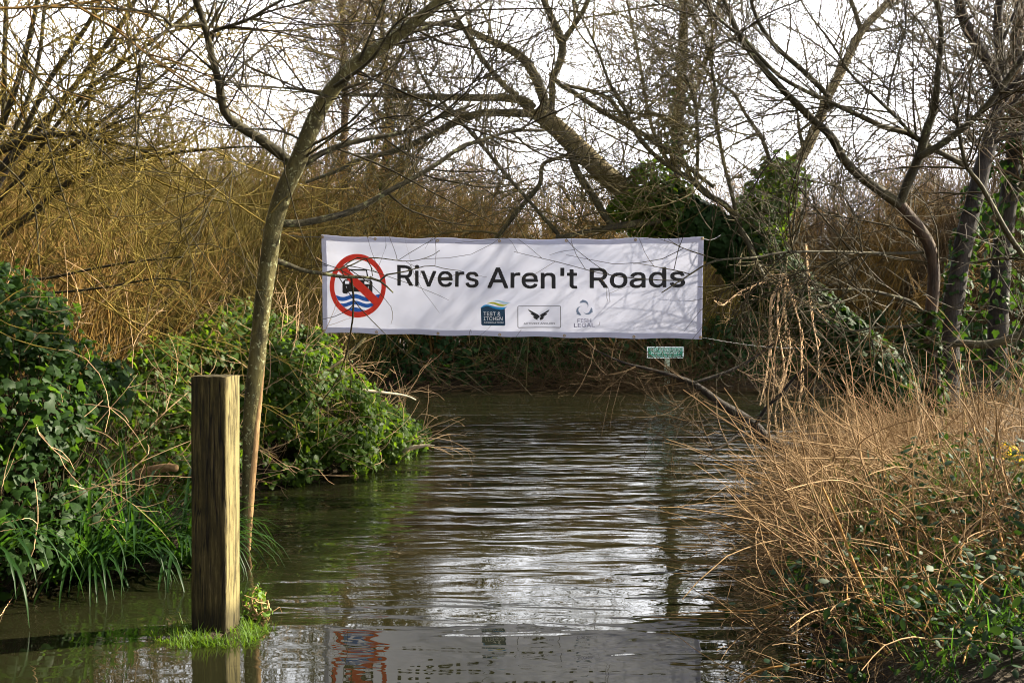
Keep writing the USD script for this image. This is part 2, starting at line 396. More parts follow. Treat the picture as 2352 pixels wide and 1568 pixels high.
M['post'] = usdkit.material(stage, LK + 'post', {
    'g': ('geometry', {}), 'm': ('mapping', {'scale': (1, 1, 0.07)}), 'm2': ('mapping', {'scale': (1, 1, 0.35)}), 'm3': ('mapping', {'scale': (1, 1, 0.045)}),
    'n': ('noise_texture', {'scale': 60.0, 'detail': 6.0, 'roughness': 0.75}),
    'n2': ('noise_texture', {'scale': 8.0, 'detail': 7.0, 'roughness': 0.65}),
    'n3': ('noise_texture', {'scale': 26.0, 'detail': 3.0, 'distortion': 0.4}),
    'r': ('rgb_ramp', {'ramp': [(0.3, (0.010, 0.008, 0.004)), (0.5, (0.042, 0.034, 0.013)), (0.75, (0.16, 0.13, 0.058))]}),
    'r2': ('rgb_ramp', {'ramp': [(0.34, (0.30, 0.30, 0.16)), (0.47, (0.72, 0.70, 0.48)), (0.62, (1.05, 1.0, 0.9))]}),
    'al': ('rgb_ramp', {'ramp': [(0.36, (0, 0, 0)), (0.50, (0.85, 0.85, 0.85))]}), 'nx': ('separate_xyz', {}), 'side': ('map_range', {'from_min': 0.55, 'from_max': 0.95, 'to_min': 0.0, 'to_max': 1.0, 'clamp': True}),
    'n4': ('noise_texture', {'scale': 9.0, 'detail': 6.0, 'roughness': 0.7}), 'm4': ('mapping', {'scale': (1, 1, 0.3), 'location': (3.1, 0, 0)}), 'ab': ('rgb_to_bw', {}), 'am': ('math', {'math_type': 'multiply'}), 'lich_sun': ('mix', {'color2': (0.145, 0.122, 0.052)}),  # right-face lichen, its colour paled to paint in the sunlight there
    'crk': ('rgb_ramp', {'ramp': [(0.0, (1, 1, 1)), (0.475, (1, 1, 1)), (0.497, (0.12, 0.1, 0.08)), (0.503, (0.12, 0.1, 0.08)), (0.525, (1, 1, 1)), (1.0, (1, 1, 1))]}),
    's': ('separate_xyz', {}), 'wob': ('math', {'math_type': 'multiply_add', 'value2': -0.22}),
    'wet': ('map_range', {'from_min': -0.02, 'from_max': 0.07, 'to_min': 0.35, 'to_max': 1.0, 'clamp': True}),
    'wv': ('combine_color', {}),
    'mul': ('mix', {'mix_type': 'multiply', 'fac': 1.0}), 'mul2': ('mix', {'mix_type': 'multiply', 'fac': 0.9}), 'mul3': ('mix', {'mix_type': 'multiply', 'fac': 1.0}),
    'b': ('bump', {'strength': 0.8, 'distance': 0.008}), 'b2': ('bump', {'strength': 0.7, 'distance': 0.01}), 'bw': ('rgb_to_bw', {}),
    'p': ('principled_bsdf', {'roughness': 0.82, 'specular_ior_level': 0.2}),
}, [('g.position', 'm.vector'), ('g.position', 'm2.vector'), ('g.position', 'm3.vector'), ('m.vector', 'n.vector'), ('m2.vector', 'n2.vector'), ('m3.vector', 'n3.vector'), ('n.fac', 'r.fac'), ('n2.fac', 'r2.fac'), ('n3.fac', 'crk.fac'),
    ('g.position', 's.vector'), ('n2.fac', 'wob.value1'), ('s.z', 'wob.value3'), ('wob.value', 'wet.value'), ('wet.result', 'wv.r'), ('wet.result', 'wv.g'), ('wet.result', 'wv.b'),
    ('r.color', 'mul.color1'), ('r2.color', 'mul.color2'), ('g.position', 'm4.vector'), ('m4.vector', 'n4.vector'), ('n4.fac', 'al.fac'), ('al.color', 'ab.color'), ('g.true_normal', 'nx.vector'), ('nx.x', 'side.value'), ('ab.val', 'am.value1'), ('side.result', 'am.value2'), ('am.value', 'lich_sun.fac'), ('mul.color', 'lich_sun.color1'), ('lich_sun.color', 'mul2.color1'), ('crk.color', 'mul2.color2'), ('mul2.color', 'mul3.color1'), ('wv.color', 'mul3.color2'), ('mul3.color', 'p.base_color'),
    ('crk.color', 'bw.color'), ('bw.val', 'b2.height'), ('n.fac', 'b.height'), ('b2.normal', 'b.normal'), ('b.normal', 'p.normal')], surface='p.BSDF')

M['ground'] = usdkit.material(stage, LK + 'ground', {
    'g': ('geometry', {}), 'n': ('noise_texture', {'scale': 3.0, 'detail': 8.0, 'roughness': 0.7}), 'v': ('noise_texture', {'scale': 40.0, 'detail': 4.0}),
    'r': ('rgb_ramp', {'ramp': [(0.3, (0.018, 0.013, 0.008)), (0.55, (0.036, 0.026, 0.014)), (0.75, (0.07, 0.048, 0.024))]}),
    'ad': ('math', {'math_type': 'add'}), 'b': ('bump', {'strength': 1.0, 'distance': 0.04}),
    'p': ('principled_bsdf', {'roughness': 0.9, 'specular_ior_level': 0.2})},
    [('g.position', 'n.vector'), ('g.position', 'v.vector'), ('n.fac', 'r.fac'), ('n.fac', 'ad.value1'), ('v.fac', 'ad.value2'), ('ad.value', 'b.height'), ('b.normal', 'p.normal'), ('r.color', 'p.base_color')], surface='p.BSDF')

# water: murky body under a rippled mirror; the ripples run across the stream and grow where the current quickens
M['water'] = usdkit.material(stage, LK + 'water', {
    'g': ('geometry', {}),
    'm1': ('mapping', {'scale': (0.5, 1.7, 1)}), 'n1': ('noise_texture', {'scale': 1.0, 'detail': 1.0, 'roughness': 0.5, 'distortion': 0.4}),
    'm2': ('mapping', {'scale': (1.3, 5.0, 1), 'rotation': (0, 0, 0.06)}), 'n2': ('noise_texture', {'scale': 1.0, 'detail': 2.0, 'roughness': 0.5, 'distortion': 0.5}),
    'm3': ('mapping', {'scale': (5.0, 7.0, 1), 'rotation': (0, 0, 0.5)}), 'n3': ('noise_texture', {'scale': 1.0, 'detail': 1.0, 'roughness': 0.5}),
    's': ('separate_xyz', {}),
    'far': ('map_range', {'from_min': 4.8, 'from_max': 12.5, 'to_min': 0.75, 'to_max': 9.5, 'clamp': True}),
    'a1': ('math', {'math_type': 'multiply', 'value2': 0.007}),
    'a2': ('math', {'math_type': 'multiply_add', 'value2': 0.0036}),
    'a3': ('math', {'math_type': 'multiply_add', 'value2': 0.0006}),
    'h': ('math', {'math_type': 'multiply'}),
    'b': ('bump', {'strength': 1.0, 'distance': 1.0}),
    'nc': ('noise_texture', {'scale': 0.5, 'detail': 3.0}),
    'r': ('rgb_ramp', {'ramp': [(0.3, (0.0052, 0.0054, 0.0022)), (0.7, (0.0075, 0.0076, 0.0032))]}),
    'p': ('principled_bsdf', {'roughness': 0.015, 'ior': 1.6, 'specular_ior_level': 0.5}),
}, [('g.position', 'm1.vector'), ('m1.vector', 'n1.vector'), ('g.position', 'm2.vector'), ('m2.vector', 'n2.vector'), ('g.position', 'm3.vector'), ('m3.vector', 'n3.vector'),
    ('g.position', 's.vector'), ('s.y', 'far.value'), ('n1.fac', 'a1.value1'), ('n2.fac', 'a2.value1'), ('a1.value', 'a2.value3'), ('n3.fac', 'a3.value1'), ('a2.value', 'a3.value3'),
    ('a3.value', 'h.value1'), ('far.result', 'h.value2'), ('h.value', 'b.height'), ('b.normal', 'p.normal'), ('g.position', 'nc.vector'), ('nc.fac', 'r.fac'), ('r.color', 'p.base_color')], surface='p.BSDF')

# ------------------------------------------------------------------ ground and river
RIVER = Polygon([(-4.0, -7), (-4.6, 2), (-4.2, 5.0), (-3.3, 6.3), (-2.45, 6.9), (-2.15, 7.6), (-2.75, 9.6), (-2.2, 11.0), (-1.7, 12.2), (-1.5, 13.8), (-2.2, 15.6), (-5, 17.5), (-14, 19),
                 (-60, 22), (-60, 29), (-20, 26.5), (-6, 25.2), (2, 24.8), (10, 24.6), (22, 24), (60, 22), (60, 18), (14, 16.6), (8.5, 16.4), (6.2, 15.4), (5.3, 13.8), (3.2, 11.4), (2.5, 9.2), (1.95, 7), (1.55, 5), (1.45, 3), (2.2, 0), (2.6, -7)])


def bank_height(x, y):
    """Signed rise of the ground away from the river's edge."""
    from shapely import contains_xy, points, distance
    inside = contains_xy(RIVER, x, y)
    d = distance(RIVER.boundary, points(x, y))
    up = 0.06 + 0.55 * (1 - np.exp(-d / 1.2)) + 0.006 * np.minimum(d, 60)
    z = np.where(inside, -np.minimum(0.9, 0.35 * d), up * np.minimum(1, d / 0.25))
    z = np.maximum(z, 0.03 - 2.2 * ((x + 1.62) ** 2 + (y - 5.44) ** 2))
    k = np.clip((40 - np.hypot(x, y)) / 30, 0.15, 1)
    return z + np.where(inside, 0, (meshkit.fbm(np.stack([x * 0.9, y * 0.9, 0 * x], -1), 4, 5) - 0.5) * 0.28 * np.minimum(1, d / 0.6) * k)


def grid_axis(lo, hi, c0, c1, fine):
    a = np.arange(c0, c1 + 1e-6, fine)
    step, left = fine, [c0]
    while left[-1] > lo:
        step *= 1.22; left.append(left[-1] - step)
    step, right = fine, [c1]
    while right[-1] < hi:
        step *= 1.22; right.append(right[-1] + step)
    return np.r_[left[:0:-1], a, right[1:]]


gx, gy = grid_axis(-900, 900, -9, 9, 0.16), grid_axis(-300, 1500, 2, 28, 0.16)
GX, GY = np.meshgrid(gx, gy, indexing='ij')
GZ = bank_height(GX.ravel(), GY.ravel())
gv = np.stack([GX.ravel(), GY.ravel(), GZ], 1)
ii, jj = np.meshgrid(np.arange(len(gx) - 1), np.arange(len(gy) - 1), indexing='ij')
q = (ii * len(gy) + jj).ravel()
gf = np.stack([q, q + len(gy), q + len(gy) + 1, q + 1], 1)
obj('ground', trimesh.Trimesh(gv, np.vstack([gf[:, [0, 1, 2]], gf[:, [0, 2, 3]]]), process=False), M['ground'], smooth=True, kind='structure')

wx, wy = grid_axis(-120, 120, -6, 6, 1.0), grid_axis(-80, 70, 2, 26, 1.0)
WX, WY = np.meshgrid(wx, wy, indexing='ij')
ii, jj = np.meshgrid(np.arange(len(wx) - 1), np.arange(len(wy) - 1), indexing='ij')
q = (ii * len(wy) + jj).ravel()
obj('river', (np.stack([WX.ravel(), WY.ravel(), 0 * WX.ravel()], 1), np.stack([q, q + len(wy), q + len(wy) + 1, q + 1], 1), np.tile([0, 0, 1.0], (WX.size, 1))), M['water'], kind='structure')


def ground_z(x, y):
    return bank_height(np.atleast_1d(np.asarray(x, float)), np.atleast_1d(np.asarray(y, float)))


# ------------------------------------------------------------------ traced trees
def limb(spec, seed=0, sides=10, rough=0.0, step=0.07):
    """spec: (pixel points, widths, near depth, far depth). Widths are measured across the limb on the same print."""
    pts, w, d0, d1 = spec
    n = len(pts)
    s = np.r_[0, np.cumsum(np.hypot(*np.diff(np.array(pts, float), axis=0).T))]; s /= s[-1]
    D = d0 + (d1 - d0) * s
    P = np.array([at(u, v, d) for (u, v), d in zip(pts, D)])
    W = np.interp(s, np.linspace(0, 1, len(w)), w)
    return bough(P, W / F * D / 2, sides, step, rough, seed)


def tree(name, label, trunks, limbs, mat_trunk, mat_limb, mat_twig_, seed, crown, rough=0.12):
    """trunks, limbs: lists of specs; the first trunk is the trunk, each limb a part of its own, the fine twigs one part."""
    (tm, P0, R0) = limb(trunks[0], seed, 14, rough)
    base = P0[0]
    t = thing(name, label, 'tree', base)

    def local(m):
        return (m[0] - base, m[1], m[2])
    trunk = obj('trunk', local(tm), mat_trunk, t)
    curves = []
    for k, sp in enumerate(trunks[1:]):
        m, P, R = limb(sp, seed + 50 + k, 14, rough)
        obj('trunk', local(m), mat_trunk, t); curves.append((P, R))
    for k, sp in enumerate(limbs):
        m, P, R = limb(sp, seed + k, 9 if sp[1][0] > 12 else 6, rough * 0.6 if sp[1][0] > 12 else 0)
        obj('branch', local(m), mat_limb, t); curves.append((P, R))
    curves.append((P0[len(P0) // 2:], R0[len(R0) // 2:]))
    if crown:
        tw = twig_crown(curves, np.random.default_rng(seed), **crown)
        obj('twigs', local(tw), mat_twig_, t, kind='stuff')
    return t, (P0, R0), curves


# the slender leaning tree in front of the banner
alder, alder_line, alder_curves = tree('leaning_tree', 'slender leaning tree with smooth lichened trunk just behind the timber post', [
    ([(562, 1300), (566, 1200), (570, 1100), (577, 950), (590, 830), (603, 700), (617, 600), (627, 530), (648, 450), (680, 380), (704, 320), (732, 255), (768, 200), (826, 140), (896, 95), (956, 48), (1024, -8), (1090, -60)],
     [19, 24, 29, 35, 38, 38, 39, 40, 41, 39, 35, 31, 28, 24, 20], 7.4, 6.9)],
    [([(668, 374), (600, 322), (535, 280), (512, 247), (502, 187), (487, 131), (469, 56), (450, 0), (438, -50)], [24, 22, 18, 15, 13], 7.2, 6.6),
     ([(482, 76), (520, 62), (562, 49), (596, 30), (637, 7), (690, -20)], [9, 8, 6, 4], 6.8, 6.3),
     ([(462, 54), (430, 58), (390, 58), (362, 32), (262, 19), (150, 10)], [9, 7, 5, 3], 6.7, 6.0),
     ([(688, 386), (731, 356), (790, 332), (856, 317), (946, 300), (1010, 268), (1090, 240)], [16, 13, 10, 8, 5], 7.15, 7.6),
     ([(642, 512), (694, 512), (790, 491), (837, 471), (893, 439), (950, 409), (1006, 375), (1062, 337), (1118, 319), (1175, 301), (1250, 300)], [18, 15, 12, 11, 9, 7], 7.3, 8.4),
     ([(628, 597), (660, 607), (700, 622), (740, 628), (790, 636), (830, 636), (872, 645), (903, 672)], [15, 9, 8, 7, 3], 7.35, 7.9),
     ([(790, 634), (782, 618), (812, 596), (836, 590), (852, 612), (856, 634)], [3, 3, 2], 7.6, 7.8),
     ([(872, 645), (890, 630), (925, 625), (985, 610), (1025, 618), (1060, 622)], [5, 3, 2, 1.5], 7.8, 8.0),
     ([(740, 628), (800, 612), (850, 592), (935, 600), (985, 590), (1010, 575)], [4, 3, 2, 1.5], 7.6, 8.2),
     ([(752, 222), (690, 206), (620, 200), (562, 195), (480, 182)], [8, 6, 4, 2], 7.0, 6.2),
     ([(700, 325), (640, 300), (560, 296), (480, 290), (420, 270)], [7, 5, 3, 2], 7.1, 6.2),
     ([(826, 140), (860, 60), (884, 0), (895, -30)], [8, 6, 5], 6.95, 6.7),
     ([(896, 95), (1000, 55), (1062, 38), (1130, -5)], [10, 8, 5], 6.95, 7.3),
     ([(768, 200), (850, 140), (905, 60), (960, 20)], [10, 7, 4], 6.95, 6.5)],
    M['bark_alder'], M['bark_limb'], M['twig_dark'], 11, dict(n1=120, n2=700, n3=2000, r1=0.007, r2=0.0038, r3=0.0024, l1=(0.6, 1.8)), rough=0.06)
obj('bare_wood', (lambda m: (m[0][0] - alder_line[0][0], m[0][1], m[0][2]))(limb(([(571, 1262), (575, 1130), (586, 980), (596, 900), (604, 830), (611, 770)], [10, 20, 22, 16, 4], 7.375, 7.235), 5, 8, 0.25)), M['bare_wood'], alder, label='strip of bare orange wood where the bark has split')

# the great leaning willow, its lower trunk under ivy
willow, willow_line, willow_curves = tree('leaning_willow', 'large leaning willow with ivy-clad lower trunk reaching over behind the banner', [
    ([(2130, 1075), (2096, 1010), (2020, 885), (1915, 775), (1820, 690), (1740, 610), (1650, 545), (1560, 495), (1494, 469), (1418, 424), (1343, 356), (1306, 319), (1262, 280), (1231, 255)],
     [95, 85, 80, 72, 62, 60, 58, 55, 52, 50, 46, 40], 14.99, 15.35),
    ([(1735, 605), (1740, 520), (1765, 450), (1802, 397), (1847, 349), (1881, 277), (1900, 225), (1930, 169), (1978, 75), (2031, 15), (2070, -30)], [50, 40, 30, 26, 22, 20, 18, 16], 15.11, 15.71)],
    [([(1225, 250), (1205, 232), (1156, 225), (1081, 225), (931, 221), (781, 216), (690, 205)], [22, 17, 15, 12, 8, 4], 15.35, 14.28),
     ([(1235, 262), (1156, 259), (1100, 261), (1044, 281), (987, 311), (912, 345), (818, 369), (781, 390), (700, 420)], [20, 18, 16, 14, 11, 9, 7], 15.35, 14.52),
     ([(1265, 275), (1268, 230), (1269, 187), (1287, 139), (1291, 94), (1265, 37), (1246, -5), (1230, -40)], [16, 14, 18, 18, 15, 13], 15.35, 15.35),
     ([(1291, 98), (1325, 49), (1347, 11), (1365, -30)], [14, 12, 10], 15.35, 14.99),
     ([(1258, 262), (1248, 225), (1231, 180), (1205, 139), (1175, 116), (1119, 90), (1062, 64), (1000, 55), (900, 60)], [24, 24, 22, 18, 14, 12, 9, 5], 15.47, 15.95),
     ([(1225, 260), (1212, 251), (1179, 214), (1156, 195), (1107, 135), (1073, 79), (1044, 30), (1025, -5), (1010, -40)], [16, 14, 12, 10, 8], 15.35, 14.76),
     ([(1300, 320), (1308, 340), (1325, 394), (1362, 450), (1396, 506), (1416, 523)], [20, 18, 18, 17, 14], 15.29, 14.76),
     ([(1600, 515), (1571, 506), (1494, 510), (1418, 519), (1343, 533), (1284, 546), (1278, 545)], [18, 17, 18, 14, 10, 12], 15.11, 14.40),
     ([(1284, 540), (1212, 458), (1156, 394), (1107, 334), (1044, 263), (987, 203), (950, 131), (930, 60), (915, 0)], [11, 9, 9, 8, 7, 6, 5], 14.52, 14.28),
     ([(1320, 350), (1285, 362), (1246, 379), (1239, 424), (1193, 480), (1141, 547), (1110, 590)], [8, 10, 12, 12, 10], 15.23, 14.99),
     ([(1262, 170), (1287, 195), (1325, 217), (1381, 255), (1456, 296), (1512, 330), (1568, 375), (1640, 430)], [9, 12, 12, 11, 10, 8], 15.35, 14.64),
     ([(1285, 195), (1340, 205), (1400, 228), (1440, 275), (1500, 260), (1550, 290), (1590, 340)], [7, 10, 9, 8, 6], 15.35, 15.95),
     ([(1704, 520), (1667, 472), (1622, 446), (1581, 409), (1520, 370), (1470, 320), (1440, 260), (1400, 190), (1370, 110), (1330, 30)], [14, 13, 12, 10, 8, 6, 4], 14.99, 14.28),
     ([(1701, 530), (1682, 450), (1659, 356), (1644, 262), (1641, 195), (1626, 116), (1599, 49), (1573, -5)], [10, 9, 8, 8, 6, 4], 14.99, 14.28),
     ([(1600, 415), (1603, 319), (1596, 232), (1577, 180), (1550, 130), (1520, 40)], [9, 8, 8, 6, 4], 15.11, 14.76),
     ([(1775, 400), (1772, 382), (1750, 319), (1712, 262), (1686, 217), (1644, 184), (1600, 139), (1555, 110)], [9, 9, 8, 7, 6, 4], 15.23, 14.52),
     ([(1700, 528), (1720, 560), (1735, 600), (1760, 640), (1795, 632)], [16, 15, 14, 8], 14.64, 14.04),
     ([(1847, 349), (1836, 300), (1832, 262), (1826, 240)], [10, 8, 4], 15.35, 15.47),
     ([(1812, 405), (1860, 415), (1920, 430), (1950, 450)], [6, 4, 2], 15.23, 14.52),
     ([(1978, 75), (1965, 30), (1950, -10)], [12, 9], 15.59, 15.59),
     ([(1985, 73), (2040, 65), (2100, 40), (2140, 5)], [5, 4, 3], 15.59, 14.99),
     ([(1840, 350), (1820, 560), (1848, 470), (1850, 410)], [3, 6, 5], 14.88, 14.64)],
    M['bark_willow'], M['bark_limb'], M['twig_olive'], 23, dict(n1=360, n2=2700, n3=6000, r1=0.011, r2=0.0062, r3=0.0042, l1=(0.8, 2.8), l2=(0.4, 1.4)))

# the two right-hand trees: one reddish with a wide fork, one dark and rough with ivy
fork, fork_line, fork_curves = tree('forked_tree', 'tree with smooth reddish trunk and wide fork on the right bank', [
    ([(2160, 1090), (2154, 1040), (2142, 871), (2136, 758), (2145, 646), (2138, 575), (2117, 533), (2083, 490), (2064, 465)], [48, 42, 36, 34, 29, 27, 26, 26, 24], 10.44, 10.18)],
    [([(2066, 470), (2012, 431), (1967, 397), (1937, 364), (1907, 311), (1862, 270), (1802, 210), (1757, 161), (1705, 94), (1675, 30), (1655, -20)], [24, 21, 19, 17, 15, 13, 11], 10.18, 9.38),
     ([(2066, 472), (2087, 416), (2113, 356), (2128, 300), (2147, 244), (2154, 169), (2162, 94), (2158, 37), (2150, -15)], [22, 22, 20, 17, 14, 12, 10], 10.18, 9.73),
     ([(2110, 362), (2154, 337), (2200, 304), (2256, 255), (2312, 184), (2352, 128), (2400, 60)], [17, 16, 15, 13, 12], 10.00, 9.38),
     ([(2214, 379), (2160, 350), (2124, 330), (2087, 307), (2031, 292), (1975, 266), (1900, 232), (1836, 202), (1787, 172), (1742, 127), (1704, 82), (1675, 64), (1618, 11), (1590, -20)], [13, 13, 12, 10, 9, 7, 5], 10.27, 9.03),
     ([(1905, 222), (1847, 165), (1795, 120), (1761, 82), (1738, 41), (1723, -5)], [13, 12, 10, 8], 9.82, 9.56),
     ([(2106, 319), (2050, 262), (2012, 225), (1956, 172), (1911, 101), (1862, 37), (1840, 0)], [8, 7, 6, 5, 3], 10.00, 9.20),
     ([(2038, 250), (2046, 187), (2064, 124), (2081, 56), (2076, -5)], [6, 5, 5, 4], 9.91, 9.73),
     ([(2352, 590), (2312, 532), (2256, 431), (2218, 375), (2196, 262), (2177, 169), (2169, 112)], [12, 12, 10, 9, 6, 3], 9.73, 9.91),
     ([(2180, 800), (2200, 788), (2256, 792), (2297, 785), (2352, 766), (2420, 740)], [16, 20, 20, 22], 10.44, 10.09),
     ([(2122, 720), (2095, 695), (2050, 680), (1975, 665), (1855, 668), (1810, 675)], [10, 9, 7, 5, 3], 10.35, 9.91),
     ([(2130, 745), (2075, 750), (2010, 752), (1950, 760), (1880, 735)], [8, 7, 5, 3], 10.35, 10.00),
     ([(2120, 580), (2040, 582), (1900, 578), (1800, 580), (1730, 592), (1640, 600), (1570, 640), (1520, 672)], [7, 6, 6, 5, 3], 10.27, 8.67),
     ([(2230, 605), (2260, 600), (2300, 592), (2352, 596)], [6, 6, 5], 10.44, 10.00),
     ([(2185, 826), (2240, 830), (2300, 820), (2352, 805)], [6, 6, 5], 10.44, 10.00)],
    M['bark_red'], M['bark_limb'], M['twig_dark'], 37, dict(n1=200, n2=1200, n3=2600, r1=0.008, r2=0.0045, r3=0.003, l1=(0.6, 2.0)), rough=0.08)

rough_tree, rough_line, rough_curves = tree('rough_barked_tree', 'dark rough-barked tree with ivy stems at the right edge', [
    ([(2190, 1100), (2178, 946), (2182, 760), (2200, 640), (2222, 520), (2256, 390), (2275, 319), (2293, 244), (2305, 187), (2293, 75), (2297, -20)], [62, 56, 46, 44, 42, 40, 34, 26, 22, 19], 13.0, 13.2)],
    [([(2296, 205), (2275, 150), (2237, 94), (2211, 37), (2200, -20)], [26, 26, 24, 22], 13.1, 12.8),
     ([(2300, 235), (2330, 195), (2365, 165), (2400, 120)], [18, 16, 14], 13.1, 12.6),
     ([(2262, 350), (2230, 315), (2205, 290), (2187, 262)], [16, 12, 8], 13.1, 13.0),
     ([(2293, 250), (2325, 240), (2352, 210), (2400, 180)], [9, 8, 7], 13.1, 12.8),
     ([(2262, 340), (2310, 315), (2352, 305), (2400, 290)], [10, 9, 8], 13.1, 12.8),
     ([(2305, 90), (2330, 30), (2345, -10)], [9, 7, 6], 13.1, 13.0)],
    M['bark_dark'], M['bark_dark'], M['twig_brown'], 41, dict(n1=70, n2=360, n3=700, r1=0.010, r2=0.005, r3=0.0035, l1=(0.6, 2.0)), rough=0.2)

# the big many-stemmed willow at the left edge
LS = [([(-60, 600), (0, 544), (79, 487), (157, 420), (262, 375), (394, 352), (562, 337), (640, 345)], [20, 18, 16, 12, 9, 6, 3], 9.5, 8.8),
      ([(-60, 360), (0, 345), (56, 322), (112, 311), (180, 307), (232, 322), (292, 334), (337, 349), (372, 366)], [24, 20, 17, 14, 12, 9, 6], 9.3, 8.6),
      ([(-20, 420), (37, 356), (150, 225), (262, 79), (311, 0), (340, -40)], [16, 14, 12, 10], 9.3, 9.0),
      ([(-20, 350), (0, 300), (41, 187), (75, 56), (86, 0), (95, -40)], [15, 12, 10], 9.3, 9.0),
      ([(20, 380), (49, 319), (112, 187), (195, 67), (232, 0), (250, -40)], [14, 12, 9], 9.3, 9.1),
      ([(0, 300), (8, 262), (11, 112), (15, 0), (15, -40)], [12, 11, 10], 9.3, 9.4),
      ([(40, 420), (120, 300), (220, 190), (330, 110), (420, 40), (470, -10)], [11, 9, 7], 9.3, 8.5),
      ([(60, 450), (170, 330), (300, 230), (400, 150), (480, 60)], [10, 8, 5], 9.4, 8.6),
      ([(20, 330), (60, 240), (90, 130), (100, 40), (108, -30)], [11, 10, 8], 9.4, 9.4),
      ([(80, 420), (190, 250), (250, 180), (340, 40), (370, -20)], [10, 8, 6], 9.6, 9.5),
      ([(-20, 480), (60, 395), (150, 345), (250, 290), (360, 250)], [11, 8, 4], 9.2, 8.4),
      ([(0, 640), (100, 640), (200, 620), (300, 602), (420, 590)], [7, 6, 4], 9.0, 8.4),
      ([(0, 670), (120, 672), (240, 660), (360, 640), (440, 650)], [6, 5, 3], 9.0, 8.2),
      ([(0, 75), (112, 210), (187, 300), (262, 371)], [5, 5, 4], 6.8, 6.9),
      ([(37, 172), (94, 274), (131, 405), (184, 562)], [4, 4, 3], 6.6, 6.8),
      ([(312, 220), (322, 130), (318, 300), (308, 360)], [5, 6, 4], 7.5, 7.5),
      ([(45, 95), (140, 200), (240, 240), (370, 355)], [5, 4, 4], 7.0, 7.0),
      ([(90, 610), (80, 480), (50, 420), (0, 370)], [4, 4, 5], 6.9, 6.9)]
left_willow, _, left_curves = tree('many_stemmed_willow', 'big many-stemmed willow leaning in from the left edge over the ivy', [
    ([(-150, 1010), (-130, 800), (-90, 640), (-50, 520), (-10, 420), (40, 345)], [60, 52, 44, 38, 30, 22], 9.6, 9.4)],
    LS, M['bark_dark'], M['bark_limb'], M['twig_gold'], 53, dict(n1=200, n2=1000, n3=1900, r1=0.008, r2=0.005, r3=0.0035, l1=(0.6, 2.2), l2=(0.3, 1.1), lift=0.04, t0=0.05))

# a low dead bough lying out of the right bank over the water
low, _, low_curves = tree('fallen_bough', 'dark fallen bough slanting from the right bank down into the water', [
    ([(1985, 1075), (1900, 1051), (1825, 1030), (1765, 1010), (1723, 968), (1656, 927), (1590, 880), (1500, 850), (1430, 832), (1360, 800)], [36, 34, 32, 26, 22, 18, 13, 8, 5, 3], 11.6, 10.9)],
    [([(1735, 975), (1765, 930), (1790, 910), (1822, 870), (1860, 840)], [9, 8, 5], 11.2, 11.0),
     ([(1590, 880), (1680, 850), (1740, 815), (1790, 780)], [7, 8, 6], 11.0, 11.2),
     ([(1720, 965), (1690, 1000), (1650, 1030), (1620, 1022)], [7, 5, 3], 11.2, 10.8)],
    M['bark_dark'], M['bark_dark'], M['twig_brown'], 61, dict(n1=40, n2=140, n3=240, r1=0.006, r2=0.0035, r3=0.0022, l1=(0.3, 1.1)))

# ------------------------------------------------------------------ willow shrubs (prototypes, then copies)
def shrub(seed, h=6.0, stems=22, spread=0.28, n1=420, n2=3000, r=0.03, twig=(0.0045, 0.003), cone=0.5):
    g = np.random.default_rng(seed)
    a = g.uniform(0, 2 * np.pi, stems)
    pos = np.stack([np.cos(a) * g.uniform(0, cone, stems), np.sin(a) * g.uniform(0, cone, stems), np.full(stems, -0.15)], 1)
    a2 = a + g.normal(0, 0.8, stems)
    sp = np.abs(g.normal(0, spread, stems))
    d = np.stack([np.cos(a2) * sp, np.sin(a2) * sp, np.ones(stems)], 1)
    L = h * g.uniform(0.65, 1.1, stems)
    S = grow(pos, d, L, 10, g, 0.06, 0.02)
    SR = taper(stems, r * g.uniform(0.5, 1.2, stems), 10, 0.2)
    p, t, rad, _ = on_curves(S, SR, n1, g, 0.12)
    A = grow(p, off_axis(t, g, 0.25, 0.8), g.uniform(0.5, 2.2, n1) * h / 6, 6, g, 0.09, 0.06)
    AR = taper(n1, np.minimum(twig[0] * g.uniform(0.8, 1.6, n1), rad), 6, 0.45)
    p, t, rad, _ = on_curves(A, AR, n2, g, 0.05)
    B = grow(p, off_axis(t, g, 0.3, 1.0), g.uniform(0.2, 0.9, n2) * h / 6, 4, g, 0.12, 0.04)
    BR = taper(n2, twig[1] * g.uniform(0.8, 1.3, n2), 4, 0.6)
    return [tubes(S[k:k + 1], SR[k:k + 1], 5) for k in range(stems)], join([tubes(A, AR, 3), tubes(B, BR, 3)])


stage.CreateClassPrim('/World/shapes')


def shrub_class(name, seed, mat_s, mat_t, **k):
    c = UsdGeom.Xform.Define(stage, '/World/shapes/' + name).GetPrim()
    s, t = shrub(seed, **k)
    for one in s:
        define(numbered(c.GetPath().pathString + '/stem'), *one, mat_s)
    define(c.GetPath().pathString + '/twigs', *t, mat_t).SetCustomDataByKey('kind', 'stuff')
    return c


SH = {
    'gold_a': shrub_class('gold_a', 101, M['twig_gold'], M['twig_gold'], n1=220, n2=850, twig=(0.009, 0.006)),
    'gold_b': shrub_class('gold_b', 102, M['twig_olive'], M['twig_gold'], spread=0.45, stems=30, n1=230, n2=850, twig=(0.009, 0.006)),
    'orange': shrub_class('orange', 103, M['twig_orange'], M['twig_orange'], h=4.5, stems=34, spread=0.4, n1=250, n2=1100, twig=(0.007, 0.005)),
    'brown': shrub_class('brown', 104, M['twig_brown'], M['twig_brown'], spread=0.3, twig=(0.006, 0.0045)),
}


